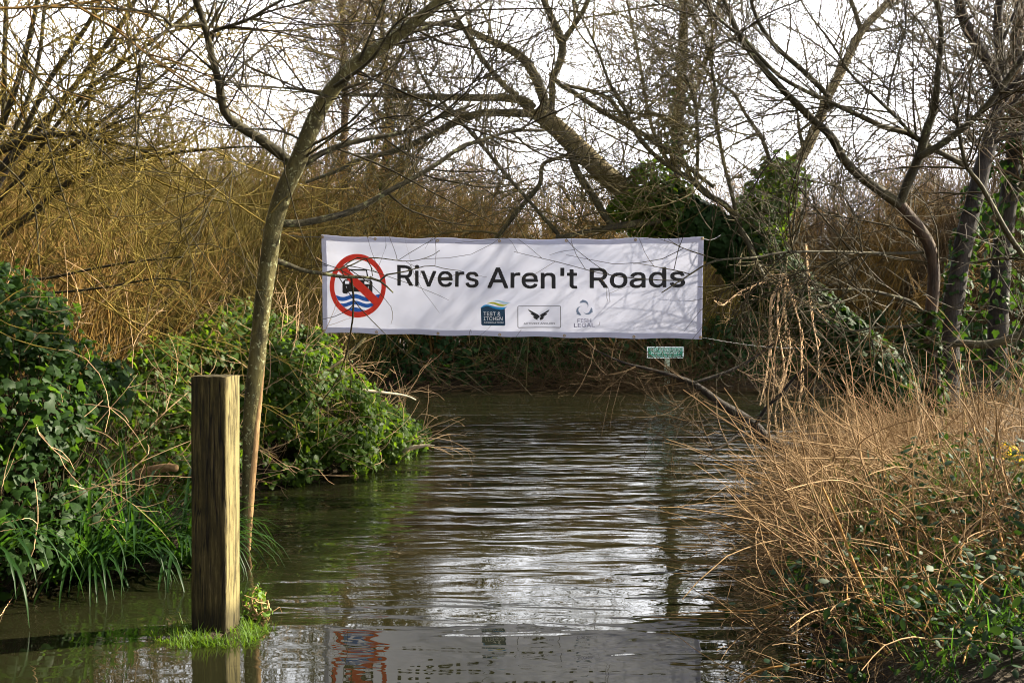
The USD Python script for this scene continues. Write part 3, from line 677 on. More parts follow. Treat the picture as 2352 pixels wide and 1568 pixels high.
def place(cls, name, label, loc, rz, s, group=None):
    t = thing(name, label, 'shrub', loc, rz, group, (s, s, s))
    t.GetReferences().AddInternalReference(cls.GetPath())
    t.SetInstanceable(True)
    tag(t, label, 'shrub', group)
    return t


def gpt(u, d):
    x = at(u, 735, d)[0]
    return (x, d, float(ground_z(x, d)[0]))


shrubs = [
    ('gold_b', 560, 12.5, 0.52, 'golden willow shrub rising from the ivy directly behind the leaning trunk'),
    ('gold_a', 470, 13.5, 0.58, 'golden willow shrub whose stems rise above the top of the timber post'),
    ('gold_b', 360, 12.0, 0.53, 'golden willow shrub between the timber post and the ivy-covered bank at left'),
    ('orange', 250, 10.5, 0.56, 'orange-red osier shrub just right of the ivy at the left edge'),
    ('orange', 110, 9.8, 0.58, 'orange-red osier shrub directly above the ivy at the left edge'),
    ('orange', 20, 11.5, 0.62, 'tall orange osier shrub at the very left edge'),
    ('gold_a', 180, 13.5, 0.60, 'tall golden willow shrub behind the red osiers at left'),
    ('gold_a', 640, 15.0, 0.54, 'golden willow shrub just left of the banner behind the leaning trunk'),
    ('gold_b', 760, 14.6, 0.45, 'low golden willow shrub behind the banner symbol, its stems showing under the banner'),
    ('gold_b', 60, 14.5, 0.72, 'tallest olive willow shrub at upper left'),
    ('gold_a', 330, 16.0, 0.64, 'tall olive willow shrub standing farther back at left'),
]
for i, (c, u, d, s, lab) in enumerate(shrubs):
    place(SH[c], 'willow_shrub', lab, gpt(u, d), 47.0 * i + 13, s, None)

# far thicket across the river and added unseen scrub: nobody could count its stems
def scatter(name, protos, pts, kind='stuff', label=None, cat=None):
    pi = UsdGeom.PointInstancer.Define(stage, '/World/' + name)
    pr = []
    for k, (m, mt) in enumerate(protos):
        pr.append(define(f'/World/{name}/shapes/shape_{k:03d}', *m, mt).GetPath())
    UsdGeom.Scope.Define(stage, f'/World/{name}/shapes')
    pi.CreatePrototypesRel().SetTargets(pr)
    idx, pos, rz, sc = zip(*pts)
    pi.CreateProtoIndicesAttr(Vt.IntArray.FromNumpy(np.array(idx, np.int32)))
    pi.CreatePositionsAttr(Vt.Vec3fArray.FromNumpy(np.array(pos, np.float32)))
    a = np.array(rz) / 2
    pi.CreateOrientationsAttr([Gf.Quath(float(math.cos(x)), 0.0, 0.0, float(math.sin(x))) for x in a])
    pi.CreateScalesAttr(Vt.Vec3fArray.FromNumpy(np.array(sc, np.float32)))
    return tag(pi.GetPrim(), label, cat, None, kind)


g = np.random.default_rng(7)
fa = shrub(201, h=6.5, stems=24, n1=380, n2=1900, spread=0.22, r=0.04, twig=(0.010, 0.007)); fa = join(fa[0] + [fa[1]])
fb = shrub(202, h=6.5, stems=26, n1=400, n2=1900, spread=0.30, r=0.04, twig=(0.010, 0.007)); fb = join(fb[0] + [fb[1]])
pts = []
for row, (d, n, wide) in enumerate([(27.0, 26, 17), (29.5, 26, 19), (33, 26, 22), (38, 26, 26), (45, 26, 32)]):
    for k in range(n):
        x = -wide + 2 * wide * (k + g.uniform(0.1, 0.9)) / n
        u = 1176 + x / d * F
        want = np.interp(u, [0, 300, 620, 900, 1150, 1400, 1600, 1900, 2100, 2352], [6.4, 6.0, 6.0, 5.8, 5.0, 4.4, 4.5, 4.5, 5.2, 5.8]) * (0.72 + 0.012 * d)
        y = d + g.uniform(-1.2, 1.2)
        s = want / 6.5 * g.uniform(0.8, 1.12)
        warm = g.random() < np.interp(u, [700, 1250, 1700], [1.0, 0.7, 0.12])
        which = (0 if g.random() < 0.5 else 1) if warm else 2
        pts.append((which, (x, y, float(ground_z(x, y)[0])), g.uniform(0, 6.28), (s, s, s)))
for x, y, s in [(-6.5, 1, .8), (-7.5, 4, .9), (-6, -2, .8), (-6.5, -5, .9), (-4.5, -8.5, .9), (-2, -9, .8), (0.5, -9.5, .9), (3, -9, .85), (5, -7, .9), (5.5, -4.5, .8), (6, -2, .8), (-9, 0, 1), (-9, -6, 1), (-3, -12, 1.1), (1, -13, 1.1), (5, -12, 1.1), (8, -8, 1), (9, -4, 1), (-8, -10, 1.1), (-9, 7, .9)]:  # unseen scrub behind and beside the camera, added to cut sky light
    pts.append((int(g.integers(0, 3)), (x, y, float(ground_z(x, y)[0])), g.uniform(0, 6.28), (1.5 * s, 1.5 * s, 1.6 * s)))
scatter('riverside_thicket', [(fa, M['twig_gold']), (fb, M['twig_orange']), (fa, M['twig_brown'])], pts, label='mass of bare willow scrub lining the river, with unseen scrub added around the camera to block sky light', cat='thicket')

# ------------------------------------------------------------------ leaves
IVY = np.array([(0, -0.45), (0.30, -0.52), (0.55, -0.10), (0.30, 0.08), (0.26, 0.30), (0, 0.62), (-0.26, 0.30), (-0.30, 0.08), (-0.55, -0.10), (-0.30, -0.52)])
OVAL = np.array([(0, -0.55), (0.26, -0.28), (0.32, 0.02), (0.2, 0.34), (0, 0.6), (-0.2, 0.34), (-0.32, 0.02), (-0.26, -0.28)])


def leaves(pos, nrm, size, rng, outline=IVY, fold=0.18, down=0.6):
    """Leaves facing nrm, tips hanging: one (v, f, n)."""
    N, K = len(pos), len(outline)
    nrm = unit(nrm)
    tip = unit(np.array([0, 0, -down]) + rng.normal(0, 0.55, (N, 3)))
    tip = unit(tip - (tip * nrm).sum(1, keepdims=True) * nrm)
    side = np.cross(tip, nrm)
    o = np.vstack([outline, [[0, -0.05]]])
    h = -fold * np.abs(o[:, 0]) - 0.12 * o[:, 1] ** 2
    wide = rng.uniform(0.75, 1.15, (N, 1, 1))
    V = pos[:, None] + size[:, None, None] * (o[None, :, 0, None] * wide * side[:, None] + o[None, :, 1, None] * tip[:, None] + h[None, :, None] * nrm[:, None])
    j = np.arange(K)
    tri = np.stack([np.full(K, K), j, (j + 1) % K], 1)
    Fc = (tri[None] + (np.arange(N) * (K + 1))[:, None, None]).reshape(-1, 3)
    nn = nrm[:, None] + 0.5 * np.sign(o[None, :, 0, None]) * side[:, None] * (fold * 2) + 0.25 * o[None, :, 1, None] * tip[:, None]
    return V.reshape(-1, 3), Fc, unit(nn).reshape(-1, 3)


def blob_points(ells, n, rng, depth=0.3, gap=0.42, seed=0, toward=None):
    """Points spread through the outer layer of a heap of ellipsoids, with gaps."""
    c = np.array([e[0] for e in ells]); r = np.array([e[1] for e in ells])
    w = (r[:, 0] * r[:, 1] + r[:, 1] * r[:, 2] + r[:, 0] * r[:, 2]); w = w / w.sum()
    P, Nn = [], []
    while sum(map(len, P)) < n:
        k = rng.choice(len(c), n, p=w)
        d = unit(rng.normal(0, 1, (n, 3)))
        p = c[k] + d * r[k] * (1 - depth * rng.random((n, 1)) ** 1.5 + 0.08 * rng.normal(0, 1, (n, 1)))
        q = (((p[:, None] - c[None]) / r[None]) ** 2).sum(2)
        ok = (q.min(1) > 0.45) & (meshkit.fbm(p * 2.6, 3, seed) > gap) & (p[:, 2] > 0.02) & (p[:, 1] > 3.0)
        P.append(p[ok]); Nn.append((d / r[k])[ok])
    return np.vstack(P)[:n], unit(np.vstack(Nn)[:n])


def ell(u, v, d, rx, ry, rz):
    return at(u, v, d), (rx, ry, rz)


def foliage_thing(name, label, cat, ells, n, size, mat, seed, singles=0, stems=220, gap=0.42, stem_mat=None, outline=IVY, bare=0):
    g = np.random.default_rng(seed)
    p, nn = blob_points(ells, n, g, gap=gap, seed=seed)
    nn = unit(nn + g.normal(0, 0.7, nn.shape) + np.array([0.3, -0.05, 0.35]))
    s = size[0] * 0.8 + (size[1] * 1.1 - size[0] * 0.8) * g.random(n) ** 1.6
    near = np.argsort(np.linalg.norm(p - np.array([0, 0, EYE]), axis=1) / s)
    base = np.array([np.mean([e[0][0] for e in ells]), np.mean([e[0][1] for e in ells]), 0])
    t = thing(name, label, cat, base)
    one, rest = near[:singles], near[singles:]
    obj('foliage', leaves(p[rest] - base, nn[rest], s[rest], g, outline), mat, t, kind='stuff')
    for k in one:
        obj('leaf', leaves(p[k:k + 1] - base, nn[k:k + 1], s[k:k + 1], g, outline), mat, t)
    if stems:
        q = p[g.choice(n, stems)]
        low = np.array([e[0] for e in ells])[g.choice(len(ells), stems)] * np.array([1, 1, 0.3])
        P = np.linspace(0, 1, 6)[None, :, None] * (q - low)[:, None] + low[:, None]
        P += g.normal(0, 0.03, P.shape)
        obj('stems', (lambda m: (m[0] - base, m[1], m[2]))(tubes(P, taper(stems, g.uniform(0.003, 0.008, stems), 6, 0.5), 4)), stem_mat or M['twig_dark'], t, kind='stuff')
    if bare:
        k = g.choice(n, bare)
        d = unit(nn[k] * 0.5 + g.normal(0, 0.4, (bare, 3)) + np.array([0.45, -0.1, 0.5]))
        W = grow(p[k], d, g.uniform(0.2, 0.95, bare), 7, g, 0.12, 0.0)
        WR = taper(bare, g.uniform(0.0022, 0.005, bare), 7, 0.5)
        q, tt, rr, _ = on_curves(W, WR, bare * 2, g, 0.2)
        X = grow(q, off_axis(tt, g, 0.4, 1.0), g.uniform(0.1, 0.4, bare * 2), 4, g, 0.15, 0.0)
        tw = join([tubes(W, WR, 4), tubes(X, taper(bare * 2, g.uniform(0.0015, 0.003, bare * 2), 4, 0.6), 3)])
        obj('bare_twigs', (tw[0] - base, tw[1], tw[2]), M['vine'], t, kind='stuff')
    return t


bush = [ell(650, 930, 10.8, .55, .8, .72), ell(760, 960, 11.3, .6, .8, .6), ell(860, 1000, 12.2, .5, .7, .42), ell(925, 1015, 13.2, .36, .6, .32), ell(640, 1060, 10.6, .5, .6, .4),
        ell(760, 1050, 11.2, .55, .6, .34), ell(880, 1050, 12.4, .4, .5, .2), ell(620, 820, 11.2, .4, .6, .5), ell(700, 835, 11.5, .42, .6, .42), ell(560, 760, 11.6, .35, .5, .4)]
foliage_thing('ivy_bush', 'sunlit ivy bush overhanging the water below the left end of the banner', 'bush', bush, 13000, (0.04, 0.085), M['ivy'], 71, singles=200, bare=190)
foliage_thing('ivy_bush', 'shaded ivy bush on the bank just left of the timber post', 'bush',
              [ell(480, 930, 10.2, .65, .7, .75), ell(400, 900, 9.8, .5, .6, .55), ell(350, 960, 9.2, .5, .5, .5), ell(430, 1030, 9, .55, .5, .45), ell(520, 800, 11, .4, .5, .4), ell(300, 1000, 8.8, .4, .5, .4), ell(330, 1080, 8.2, .5, .4, .25), ell(440, 1120, 8.0, .4, .4, .22)],
              8500, (0.04, 0.08), M['ivy'], 72, singles=120, bare=110)
foliage_thing('ivy_bank', 'large-leaved ivy hanging down the bank at the left edge', 'ivy',
              [ell(40, 790, 6.9, .42, .5, .42), ell(140, 850, 6.9, .34, .45, .32), ell(215, 890, 7.0, .25, .35, .25), ell(30, 960, 6.5, .45, .5, .5), ell(110, 1010, 6.5, .3, .4, .4), ell(50, 1150, 6.3, .38, .45, .5),
               ell(60, 1290, 6.1, .32, .35, .3), ell(150, 1160, 6.6, .25, .3, .35), ell(-40, 720, 7.2, .5, .5, .4)],
              6500, (0.03, 0.08), M['ivy_near'], 73, singles=280, stems=260, bare=60)


# ivy on the trunks
def trunk_ivy(tree_prim, base, line, t0, t1, n, thick, size, seed, mat, name='ivy'):
    g = np.random.default_rng(seed)
    P, R = line
    i = (t0 + (t1 - t0) * g.random(n)) * (len(P) - 2)
    k = i.astype(int); w = (i - k)[:, None]
    c = P[k] * (1 - w) + P[k + 1] * w
    tan = unit(P[k + 1] - P[k])
    r = g.normal(0, 1, (n, 3)) + np.array([0, 0, -0.1])
    d = unit(r - (r * tan).sum(1, keepdims=True) * tan)
    lump = 0.35 + 1.3 * meshkit.fbm(c * 1.3, 3, seed)
    pos = c + d * (R[k][:, None] * 1.05 + thick * (lump * g.random(n) ** 0.6)[:, None])
    nn = d + g.normal(0, 0.45, d.shape) + np.array([0.1, 0, 0.3])
    obj(name, leaves(pos - base, nn, g.uniform(*size, n), g), mat, tree_prim, kind='stuff')


wb = willow_line[0][0]
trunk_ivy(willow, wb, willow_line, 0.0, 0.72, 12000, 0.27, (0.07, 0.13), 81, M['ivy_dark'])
trunk_ivy(willow, wb, willow_curves[0], 0.0, 0.32, 1700, 0.34, (0.06, 0.11), 82, M['ivy'])
trunk_ivy(willow, wb, (willow_line[0][int(len(willow_line[0]) * .66):int(len(willow_line[0]) * .8)], willow_line[1][int(len(willow_line[0]) * .66):int(len(willow_line[0]) * .8)]), 0, 1, 1300, 0.42, (0.06, 0.11), 83, M['ivy'])
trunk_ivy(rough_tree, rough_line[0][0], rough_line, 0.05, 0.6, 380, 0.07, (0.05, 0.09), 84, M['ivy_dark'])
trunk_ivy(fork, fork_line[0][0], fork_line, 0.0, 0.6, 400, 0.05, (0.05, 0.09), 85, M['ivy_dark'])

# ------------------------------------------------------------------ far trees across the river
def far_tree(label, spec, limbs, seed, ivy=0, mat='bark_dark'):
    t, line, cv = tree('far_tree', label, [spec], limbs, M[mat], M['bark_limb'], M['twig_brown'], seed, dict(n1=90, n2=600, n3=1300, r1=0.018, r2=0.011, r3=0.008, l1=(1.0, 3.5), l2=(0.6, 2.0), l3=(0.3, 0.9)))
    if ivy:
        trunk_ivy(t, line[0][0], line, 0.0, 0.75, ivy, 0.45, (0.10, 0.18), seed, M['ivy_dark'])
    return t


far_tree('distant upright tree with ivy column trunk above the right half of the banner', ([(1545, 880), (1543, 640), (1548, 430), (1562, 230), (1570, 60), (1568, -60)], [38, 34, 30, 24, 18], 27, 27),
         [([(1550, 400), (1500, 300), (1470, 150), (1440, 0)], [10, 8, 5], 27, 26), ([(1563, 260), (1610, 180), (1640, 60), (1660, -20)], [9, 7, 5], 27, 27)], 91, 900)
far_tree('distant dark ivied tree rising above the left half of the banner', ([(855, 880), (858, 640), (866, 540), (885, 400), (892, 250), (880, 100), (875, -20)], [30, 28, 24, 18, 12, 8], 28, 28),
         [([(872, 480), (930, 380), (950, 250)], [8, 6, 4], 28, 27), ([(890, 300), (840, 200), (800, 80)], [7, 5, 3], 28, 28)], 92, 500)
far_tree('distant bare tree with tall straight trunk beside the top of the leaning trunk', ([(800, 880), (795, 600), (790, 400), (792, 200), (786, 0), (784, -60)], [22, 20, 17, 15, 12], 30, 30),
         [([(792, 260), (830, 150), (850, 20)], [8, 6, 4], 30, 30)], 93, 0, 'bark_red')
far_tree('dark ivied tree behind the rough-barked tree at the right edge', ([(2290, 900), (2292, 760), (2300, 600), (2318, 440), (2335, 300), (2330, 150), (2345, 0)], [48, 44, 42, 36, 28, 20], 19, 19),
         [([(2310, 480), (2360, 400), (2400, 300)], [14, 10, 8], 19, 18)], 94, 600)

# ------------------------------------------------------------------ far bank undergrowth
def far_bank():
    g = np.random.default_rng(3)
    n = 15000
    x = g.uniform(-13, 16, n)
    y = 25.3 + g.uniform(-0.5, 1.4, n)
    z = g.random(n) ** 0.8 * (1.5 + 0.5 * meshkit.noise(np.stack([x * 0.6, y * 0, x * 0], 1), 3)) * np.clip((y - 24.6) / 0.7, 0.15, 1)
    p = np.stack([x, y, z + 0.02], 1)
    lv = leaves(p, np.array([0.1, -0.8, 0.4]) + g.normal(0, 0.5, (n, 3)), g.uniform(0.08, 0.17, n), g)
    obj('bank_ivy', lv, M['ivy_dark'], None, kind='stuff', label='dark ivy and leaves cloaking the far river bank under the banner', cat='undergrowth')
    n = 5200
    x = np.r_[g.uniform(-13, 16, n // 2), g.normal(2.6, 1.8, n - n // 2)]
    y = 25.0 + g.uniform(-0.7, 1.5, n)
    pos = np.stack([x, y, g.uniform(0.0, 1.2, n) * np.clip((y - 24.4) / 1.0, 0.1, 1)], 1)
    d = np.stack([g.normal(0, 0.8, n), g.normal(-0.3, 0.4, n), g.normal(0.25, 0.5, n)], 1)
    P = grow(pos, d, g.uniform(0.4, 1.4, n), 5, g, 0.2, -0.06)
    P[..., 2] = np.maximum(P[..., 2], 0.01)
    obj('dead_brush', tubes(P, taper(n, g.uniform(0.004, 0.009, n), 5, 0.5), 3), M['twig_brown'], None, kind='stuff', label='tangle of dead brown brush trailing down the far bank', cat='brush')


far_bank()

# ------------------------------------------------------------------ dry stems on the right bank
def right_bank():
    g = np.random.default_rng(17)
    n = 6200
    y = 4.4 + 8.4 * g.random(n) ** 0.9
    edge = np.interp(y, [3, 5, 7, 9.2, 11.4, 13], [1.45, 1.6, 2.0, 2.55, 3.3, 4.7])
    x = edge - 0.02 + np.abs(g.normal(0, 1.7, n))
    clump = meshkit.fbm(np.stack([x * 1.6, y * 1.3, 0 * x], 1), 3, 12)
    keep = ((y > 5.7) | (x < edge + 0.6) | (g.random(n) < 0.2)) & (clump > 0.36 + 0.1 * g.random(n))
    x, y, edge, n = x[keep], y[keep], edge[keep], int(keep.sum())
    pos = np.stack([x, y, ground_z(x, y) - 0.03], 1)
    kind = g.random(n)[:, None]
    lean = np.stack([g.normal(-0.85, 0.4, n), g.normal(-0.1, 0.35, n), np.abs(g.normal(0.5, 0.3, n))], 1)
    wild = np.stack([g.normal(-0.2, 0.8, n), g.normal(0, 0.6, n), np.abs(g.normal(0.5, 0.45, n))], 1)
    tall = np.stack([g.normal(-0.2, 0.25, n), g.normal(0, 0.25, n), np.ones(n)], 1)
    d = np.where(kind < 0.42, lean, np.where(kind < 0.86, wild, tall))
    L = g.uniform(0.35, 1.45, n) * np.interp(y, [4, 6.5, 9, 12], [0.55, 1.0, 0.62, 0.48])
    P = grow(pos, d, L, 8, g, 0.19, -0.03)
    P[..., 2] = np.maximum(P[..., 2], 0.008)
    R = taper(n, 0.0016 + 0.0056 * g.random(n) ** 2.6, 8, 0.45)
    m2 = 4200
    p, t, r, _ = on_curves(P, R, m2, g, 0.25)
    B = grow(p, off_axis(t, g, 0.3, 1.2), g.uniform(0.08, 0.45, m2), 4, g, 0.22, -0.02)
    B[..., 2] = np.maximum(B[..., 2], 0.008)
    q = 520
    yy = g.uniform(5.0, 10.5, q); xx = np.interp(yy, [5, 7, 9.2, 11.4], [1.7, 2.1, 2.7, 3.4]) + np.abs(g.normal(0.2, 1.3, q))
    A = grow(np.stack([xx, yy, ground_z(xx, yy)], 1), np.stack([g.normal(-0.6, 0.6, q), g.normal(-0.15, 0.4, q), np.abs(g.normal(0.6, 0.3, q))], 1), g.uniform(0.8, 1.9, q) * np.interp(yy, [5, 7, 10.5], [0.7, 1, 0.7]), 12, g, 0.10, -0.06)
    A[..., 2] = np.maximum(A[..., 2], 0.01)
    obj('dry_stems', join([tubes(P, R, 3), tubes(B, taper(m2, g.uniform(0.0011, 0.0024, m2), 4, 0.6), 3), tubes(A, taper(q, g.uniform(0.003, 0.0065, q), 12, 0.5), 5)]), M['dry'], None, kind='stuff', label='sunlit mass of dry tan stems leaning out from the right bank', cat='dry stems')
    parts = []
    for k in range(900):
        c = g.choice(3)
        o = np.array([[2.9, 7.8], [2.4, 6.6], [3.3, 6.9]][c]) + g.normal(0, 0.28, 2)
        parts.append(blade([o[0], o[1], float(ground_z(*o)[0])], [g.normal(-.3, .5), g.normal(-.2, .5), 1], g.uniform(.15, .5), g.uniform(.002, .004), g, g.uniform(.1, .6), 5))
    for k in range(1500):
        o = np.array([g.uniform(1.75, 3.6), g.uniform(4.1, 5.9)])
        parts.append(blade([o[0], o[1], float(ground_z(*o)[0])], [g.normal(-.3, .6), g.normal(-.3, .5), 1], g.uniform(.12, .42), g.uniform(.002, .0045), g, g.uniform(.2, .9), 5))
    obj('bank_grass', join(parts), M['sedge'], None, kind='stuff', label='green grass showing through the dry stems on the right bank', cat='grass')
    # bramble leaves low in the front, taller heaps added out of view to shade them
    ells = [((2.6, 5.2, 0.35), (0.9, 0.9, 0.45)), ((3.1, 6.3, 0.5), (0.9, 0.9, 0.5)), ((1.9, 4.5, 0.2), (0.5, 0.5, 0.3)), ((2.9, 4.5, 0.3), (1.0, 0.6, 0.5)), ((2.2, 4.1, 0.2), (0.5, 0.4, 0.3)), ((2.0, 5.6, 0.2), (0.5, 0.6, 0.25)), ((3.5, 5.2, 0.55), (0.7, 0.9, 0.6)), ((4.4, 5.6, 0.8), (0.9, 1.1, 0.95)), ((4.7, 7.0, 0.6), (0.8, 0.9, 0.7)), ((4.5, 5.9, 1.2), (0.8, 1.2, 0.9))]
    foliage_thing('bramble_bush', 'dark-leaved bramble bush in the bottom right corner, with a taller part added out of view to shade it', 'bush', [(np.array(a), b) for a, b in ells], 11000, (0.03, 0.06), M['bramble'], 74, singles=200, stems=200, gap=0.40, stem_mat=M['cane'], outline=OVAL)


canes = [
    ('thick tan bramble cane arching from the bottom edge to the right edge', [(2130, 1568), (2020, 1420), (1960, 1290), (1930, 1210), (1890, 1120)], 4.6, 5.2, 9),
    ('tan bramble cane bending down across the bramble leaves', [(2352, 1560), (2280, 1480), (2200, 1420), (2110, 1330), (2070, 1255), (2050, 1200)], 4.5, 5.2, 8),
    ('bramble cane with a hooked tip near the bottom right corner', [(2352, 1420), (2290, 1360), (2230, 1320), (2205, 1270), (2215, 1245)], 4.6, 5.0, 8),
    ('short pale cane curving down among the bramble leaves', [(2040, 1500), (1990, 1440), (1950, 1390), (1945, 1340)], 4.7, 5.0, 7),
    ('long horizontal tan cane along the middle of the dry stems', [(2352, 1330), (2250, 1310), (2100, 1260), (1950, 1220), (1800, 1225), (1640, 1215)], 6.0, 7.2, 6),
    ('long cane slanting down over the water from the dry stems', [(2300, 1240), (2100, 1180), (1900, 1120), (1750, 1100), (1640, 1060)], 7.5, 8.4, 5),
    ('long nearly level cane lying along the top of the dry stems', [(2352, 1180), (2150, 1188), (2000, 1190), (1850, 1170), (1720, 1180)], 7.2, 8.2, 6),
    ('cane hanging over the water left of the bramble leaves', [(2100, 1420), (1950, 1370), (1850, 1370), (1740, 1400), (1650, 1400)], 5.2, 5.8, 6),
    ('dark bramble cane with leaves reaching out at the bottom edge', [(2060, 1500), (1900, 1520), (1760, 1535), (1700, 1568), (1650, 1600)], 4.75, 4.65, 8),
    ('cane crossing the bottom right corner low down', [(2352, 1510), (2250, 1450), (2150, 1360), (2120, 1300)], 4.4, 4.8, 6),
]
for k, (lab, pts, d0, d1, w) in enumerate(canes):
    m, P, R = limb((pts, [w, w * 0.9, w * 0.5], d0, d1), 300 + k, 6, 0, 0.04)
    t = thing('bramble_cane', lab, 'bramble cane', P[0])
    obj('stem', (m[0] - P[0], m[1], m[2]), M['cane'], t)
    g = np.random.default_rng(300 + k)
    for j in range(7 if k in (8, 1, 2) else 3):
        i = g.integers(2, len(P) - 1)
        for _ in range(3):
            tr = P[i:i + 1] + g.normal(0, 0.03, (1, 3)) - P[0]
            obj('leaf', leaves(tr, g.normal(0, 0.5, (1, 3)) + [0, -0.3, 0.8], g.uniform(0.04, 0.065, 1), g, OVAL), M['bramble'], t)

# dead climber hanging in strings from the broken limb
def vine():
    g = np.random.default_rng(29)
    strands = [[(1798, 628), (1772, 700), (1768, 800), (1778, 870), (1765, 960), (1758, 1020)], [(1800, 630), (1820, 690), (1838, 760), (1840, 880), (1835, 930), (1850, 1000)], [(1805, 630), (1800, 720), (1815, 800), (1795, 900), (1800, 1010)],
               [(1790, 632), (1785, 740), (1800, 850), (1780, 950), (1790, 1020)], [(1850, 560), (1860, 700), (1878, 800), (1880, 870)], [(1760, 645), (1700, 670), (1660, 700), (1640, 690)], [(1800, 630), (1770, 690), (1770, 760), (1760, 860), (1745, 930)]]
    t = thing('hanging_vine', 'tangle of pale dead vine strings hanging over the water from a broken limb', 'vine', at(1798, 628, 13.8))
    b = at(1798, 628, 13.8)
    cs = []
    for k, s in enumerate(strands):
        m, P, R = limb((s, [3.5, 3.5, 3, 2], 13.8, 13.2), 400 + k, 5, 0, 0.05)
        obj('strand', (m[0] - b, m[1], m[2]), M['vine'], t); cs.append((P, R))
        P2 = P + g.normal(0, 0.012, P.shape) + np.array([0.02, 0.01, 0])
        m2 = tubes(P2[None], R[None] * 0.7, 4)
        obj('strand', (m2[0] - b, m2[1], m2[2]), M['vine'], t)
    tw = twig_crown(cs, g, 36, 60, 90, l1=(0.15, 0.6), l2=(0.1, 0.4), l3=(0.1, 0.25), r1=0.0035, r2=0.0025, r3=0.002, lift=-0.08, t0=0.0, bend=0.25)
    obj('tendrils', (tw[0] - b, tw[1], tw[2]), M['vine'], t, kind='stuff')


vine()

# ------------------------------------------------------------------ sedges, grass tuft, litter, small leafy things
def blade(base, d, L, w, rng, droop, K=8):
    d = unit(np.asarray(d, float)[None])[0]
    P = [np.asarray(base, float)]
    for k in range(1, K):
        d = unit((d + np.array([0, 0, -droop * (k / K) ** 1.3]))[None])[0]
        P.append(P[-1] + d * L / (K - 1))
    P = np.array(P)
    T = unit(np.gradient(P, axis=0)); S = unit(np.cross(T, [0.05, 0.1, 1.0])); Nn = unit(np.cross(S, T))
    ws = w * np.interp(np.linspace(0, 1, K), [0, .2, .7, 1], [.7, 1, .8, .08])[:, None]
    V = np.stack([P - S * ws + Nn * ws * .35, P, P + S * ws + Nn * ws * .35], 1).reshape(-1, 3)
    NV = np.stack([unit(Nn + S * .4), Nn, unit(Nn - S * .4)], 1).reshape(-1, 3)
    i = np.arange(K - 1)[:, None] * 3
    f = np.vstack([i + [0, 1, 4], i + [0, 4, 3], i + [1, 2, 5], i + [1, 5, 4]])
    return V, f, NV


right_bank()


def sedge(label, u, v, d, n, L, seed, lean=(0, 0)):
    g = np.random.default_rng(seed)
    b = at(u, v, d)
    b[2] = max(float(ground_z(b[0], b[1])[0]), 0) if False else b[2]
    t = thing('sedge_clump', label, 'sedge', b, group=None)
    for k in range(n):
        a = g.uniform(0, 2 * np.pi)
        o = np.array([math.cos(a), math.sin(a), 0]) * g.uniform(0, 0.10)
        tilt = abs(g.normal(0.75, 0.35))
        dd = np.array([math.cos(a) * tilt + lean[0], math.sin(a) * tilt + lean[1], 1.0])
        obj('blade', blade(o, dd, g.uniform(*L), g.uniform(0.007, 0.014), g, g.uniform(0.3, 1.1)), M['sedge'], t)


sedge('large green sedge clump between the ivy bank and the timber post', 310, 1290, 6.9, 150, (0.6, 1.15), 501)
sedge('sedge clump half hidden behind the timber post', 420, 1290, 7.0, 100, (0.55, 1.0), 502, (0.15, 0))
sedge('sedge clump standing at the water edge in front of the ivy bank', 205, 1325, 6.6, 110, (0.5, 0.95), 503)
sedge('sparse sedge blades at the left edge above the water', -30, 1290, 5.9, 40, (0.5, 0.9), 504, (0.2, -0.1))


def tuft():
    g = np.random.default_rng(9)
    c = at(508, 1448, 5.5); c[2] = 0
    parts = []
    for k in range(1100):
        a = g.uniform(0, 2 * np.pi)
        r = (0.55 + 0.75 * meshkit.noise(np.array([math.cos(a) * 1.7, math.sin(a) * 1.7, 3.0]), 8)) * np.sqrt(g.random()) * np.array([0.30, 0.22]) + 0.05
        o = c + np.array([math.cos(a) * r[0] + 0.02, math.sin(a) * r[1] - 0.10, -0.01])
        parts.append(blade(o, [g.normal(0, .6), g.normal(-.1, .6), 1], g.uniform(.02, .10) * (0.5 + meshkit.noise(o * 14, 3)), g.uniform(.0014, .003), g, g.uniform(.1, .7), 4))
    obj('grass_tuft', join(parts), M['grass'], None, kind='stuff', label='bright green grass growing around the foot of the timber post', cat='grass')
    e = [ell(585, 1380, 5.75, .07, .07, .09), ell(600, 1410, 5.7, .06, .06, .06)]
    foliage_thing('small_weed', 'small leafy weed with dry stalks at the right foot of the timber post', 'plant', e, 150, (.02, .04), M['grass'], 75, singles=0, stems=14, gap=0.0, stem_mat=M['dry'], outline=OVAL)


tuft()


def litter():
    g = np.random.default_rng(19)
    n = 2600
    x = g.uniform(-5.2, -2.75, n); y = g.uniform(7.0, 12, n)
    pos = np.stack([x, y, ground_z(x, y) + g.uniform(0, 0.5, n) * g.random(n)], 1)
    P = grow(pos, np.stack([g.normal(0, 1, n), g.normal(0, .5, n), g.normal(0.5, .5, n)], 1), g.uniform(.2, .9, n), 5, g, .18, -.03)
    obj('dead_bracken', tubes(P, taper(n, g.uniform(.0015, .004, n), 5, .5), 3), M['twig_brown'], None, kind='stuff', label='brown dead stalks in the gloom between ivy and timber post', cat='dead stalks')
    m, P, R = limb(([(290, 1100), (330, 1085), (385, 1072), (405, 1075)], [18, 26, 24, 16], 7.9, 7.7), 8, 10, .3)
    obj('rotten_log', m, M['bare_wood'], None, label='short rotten orange log lying behind the sedge', cat='log')


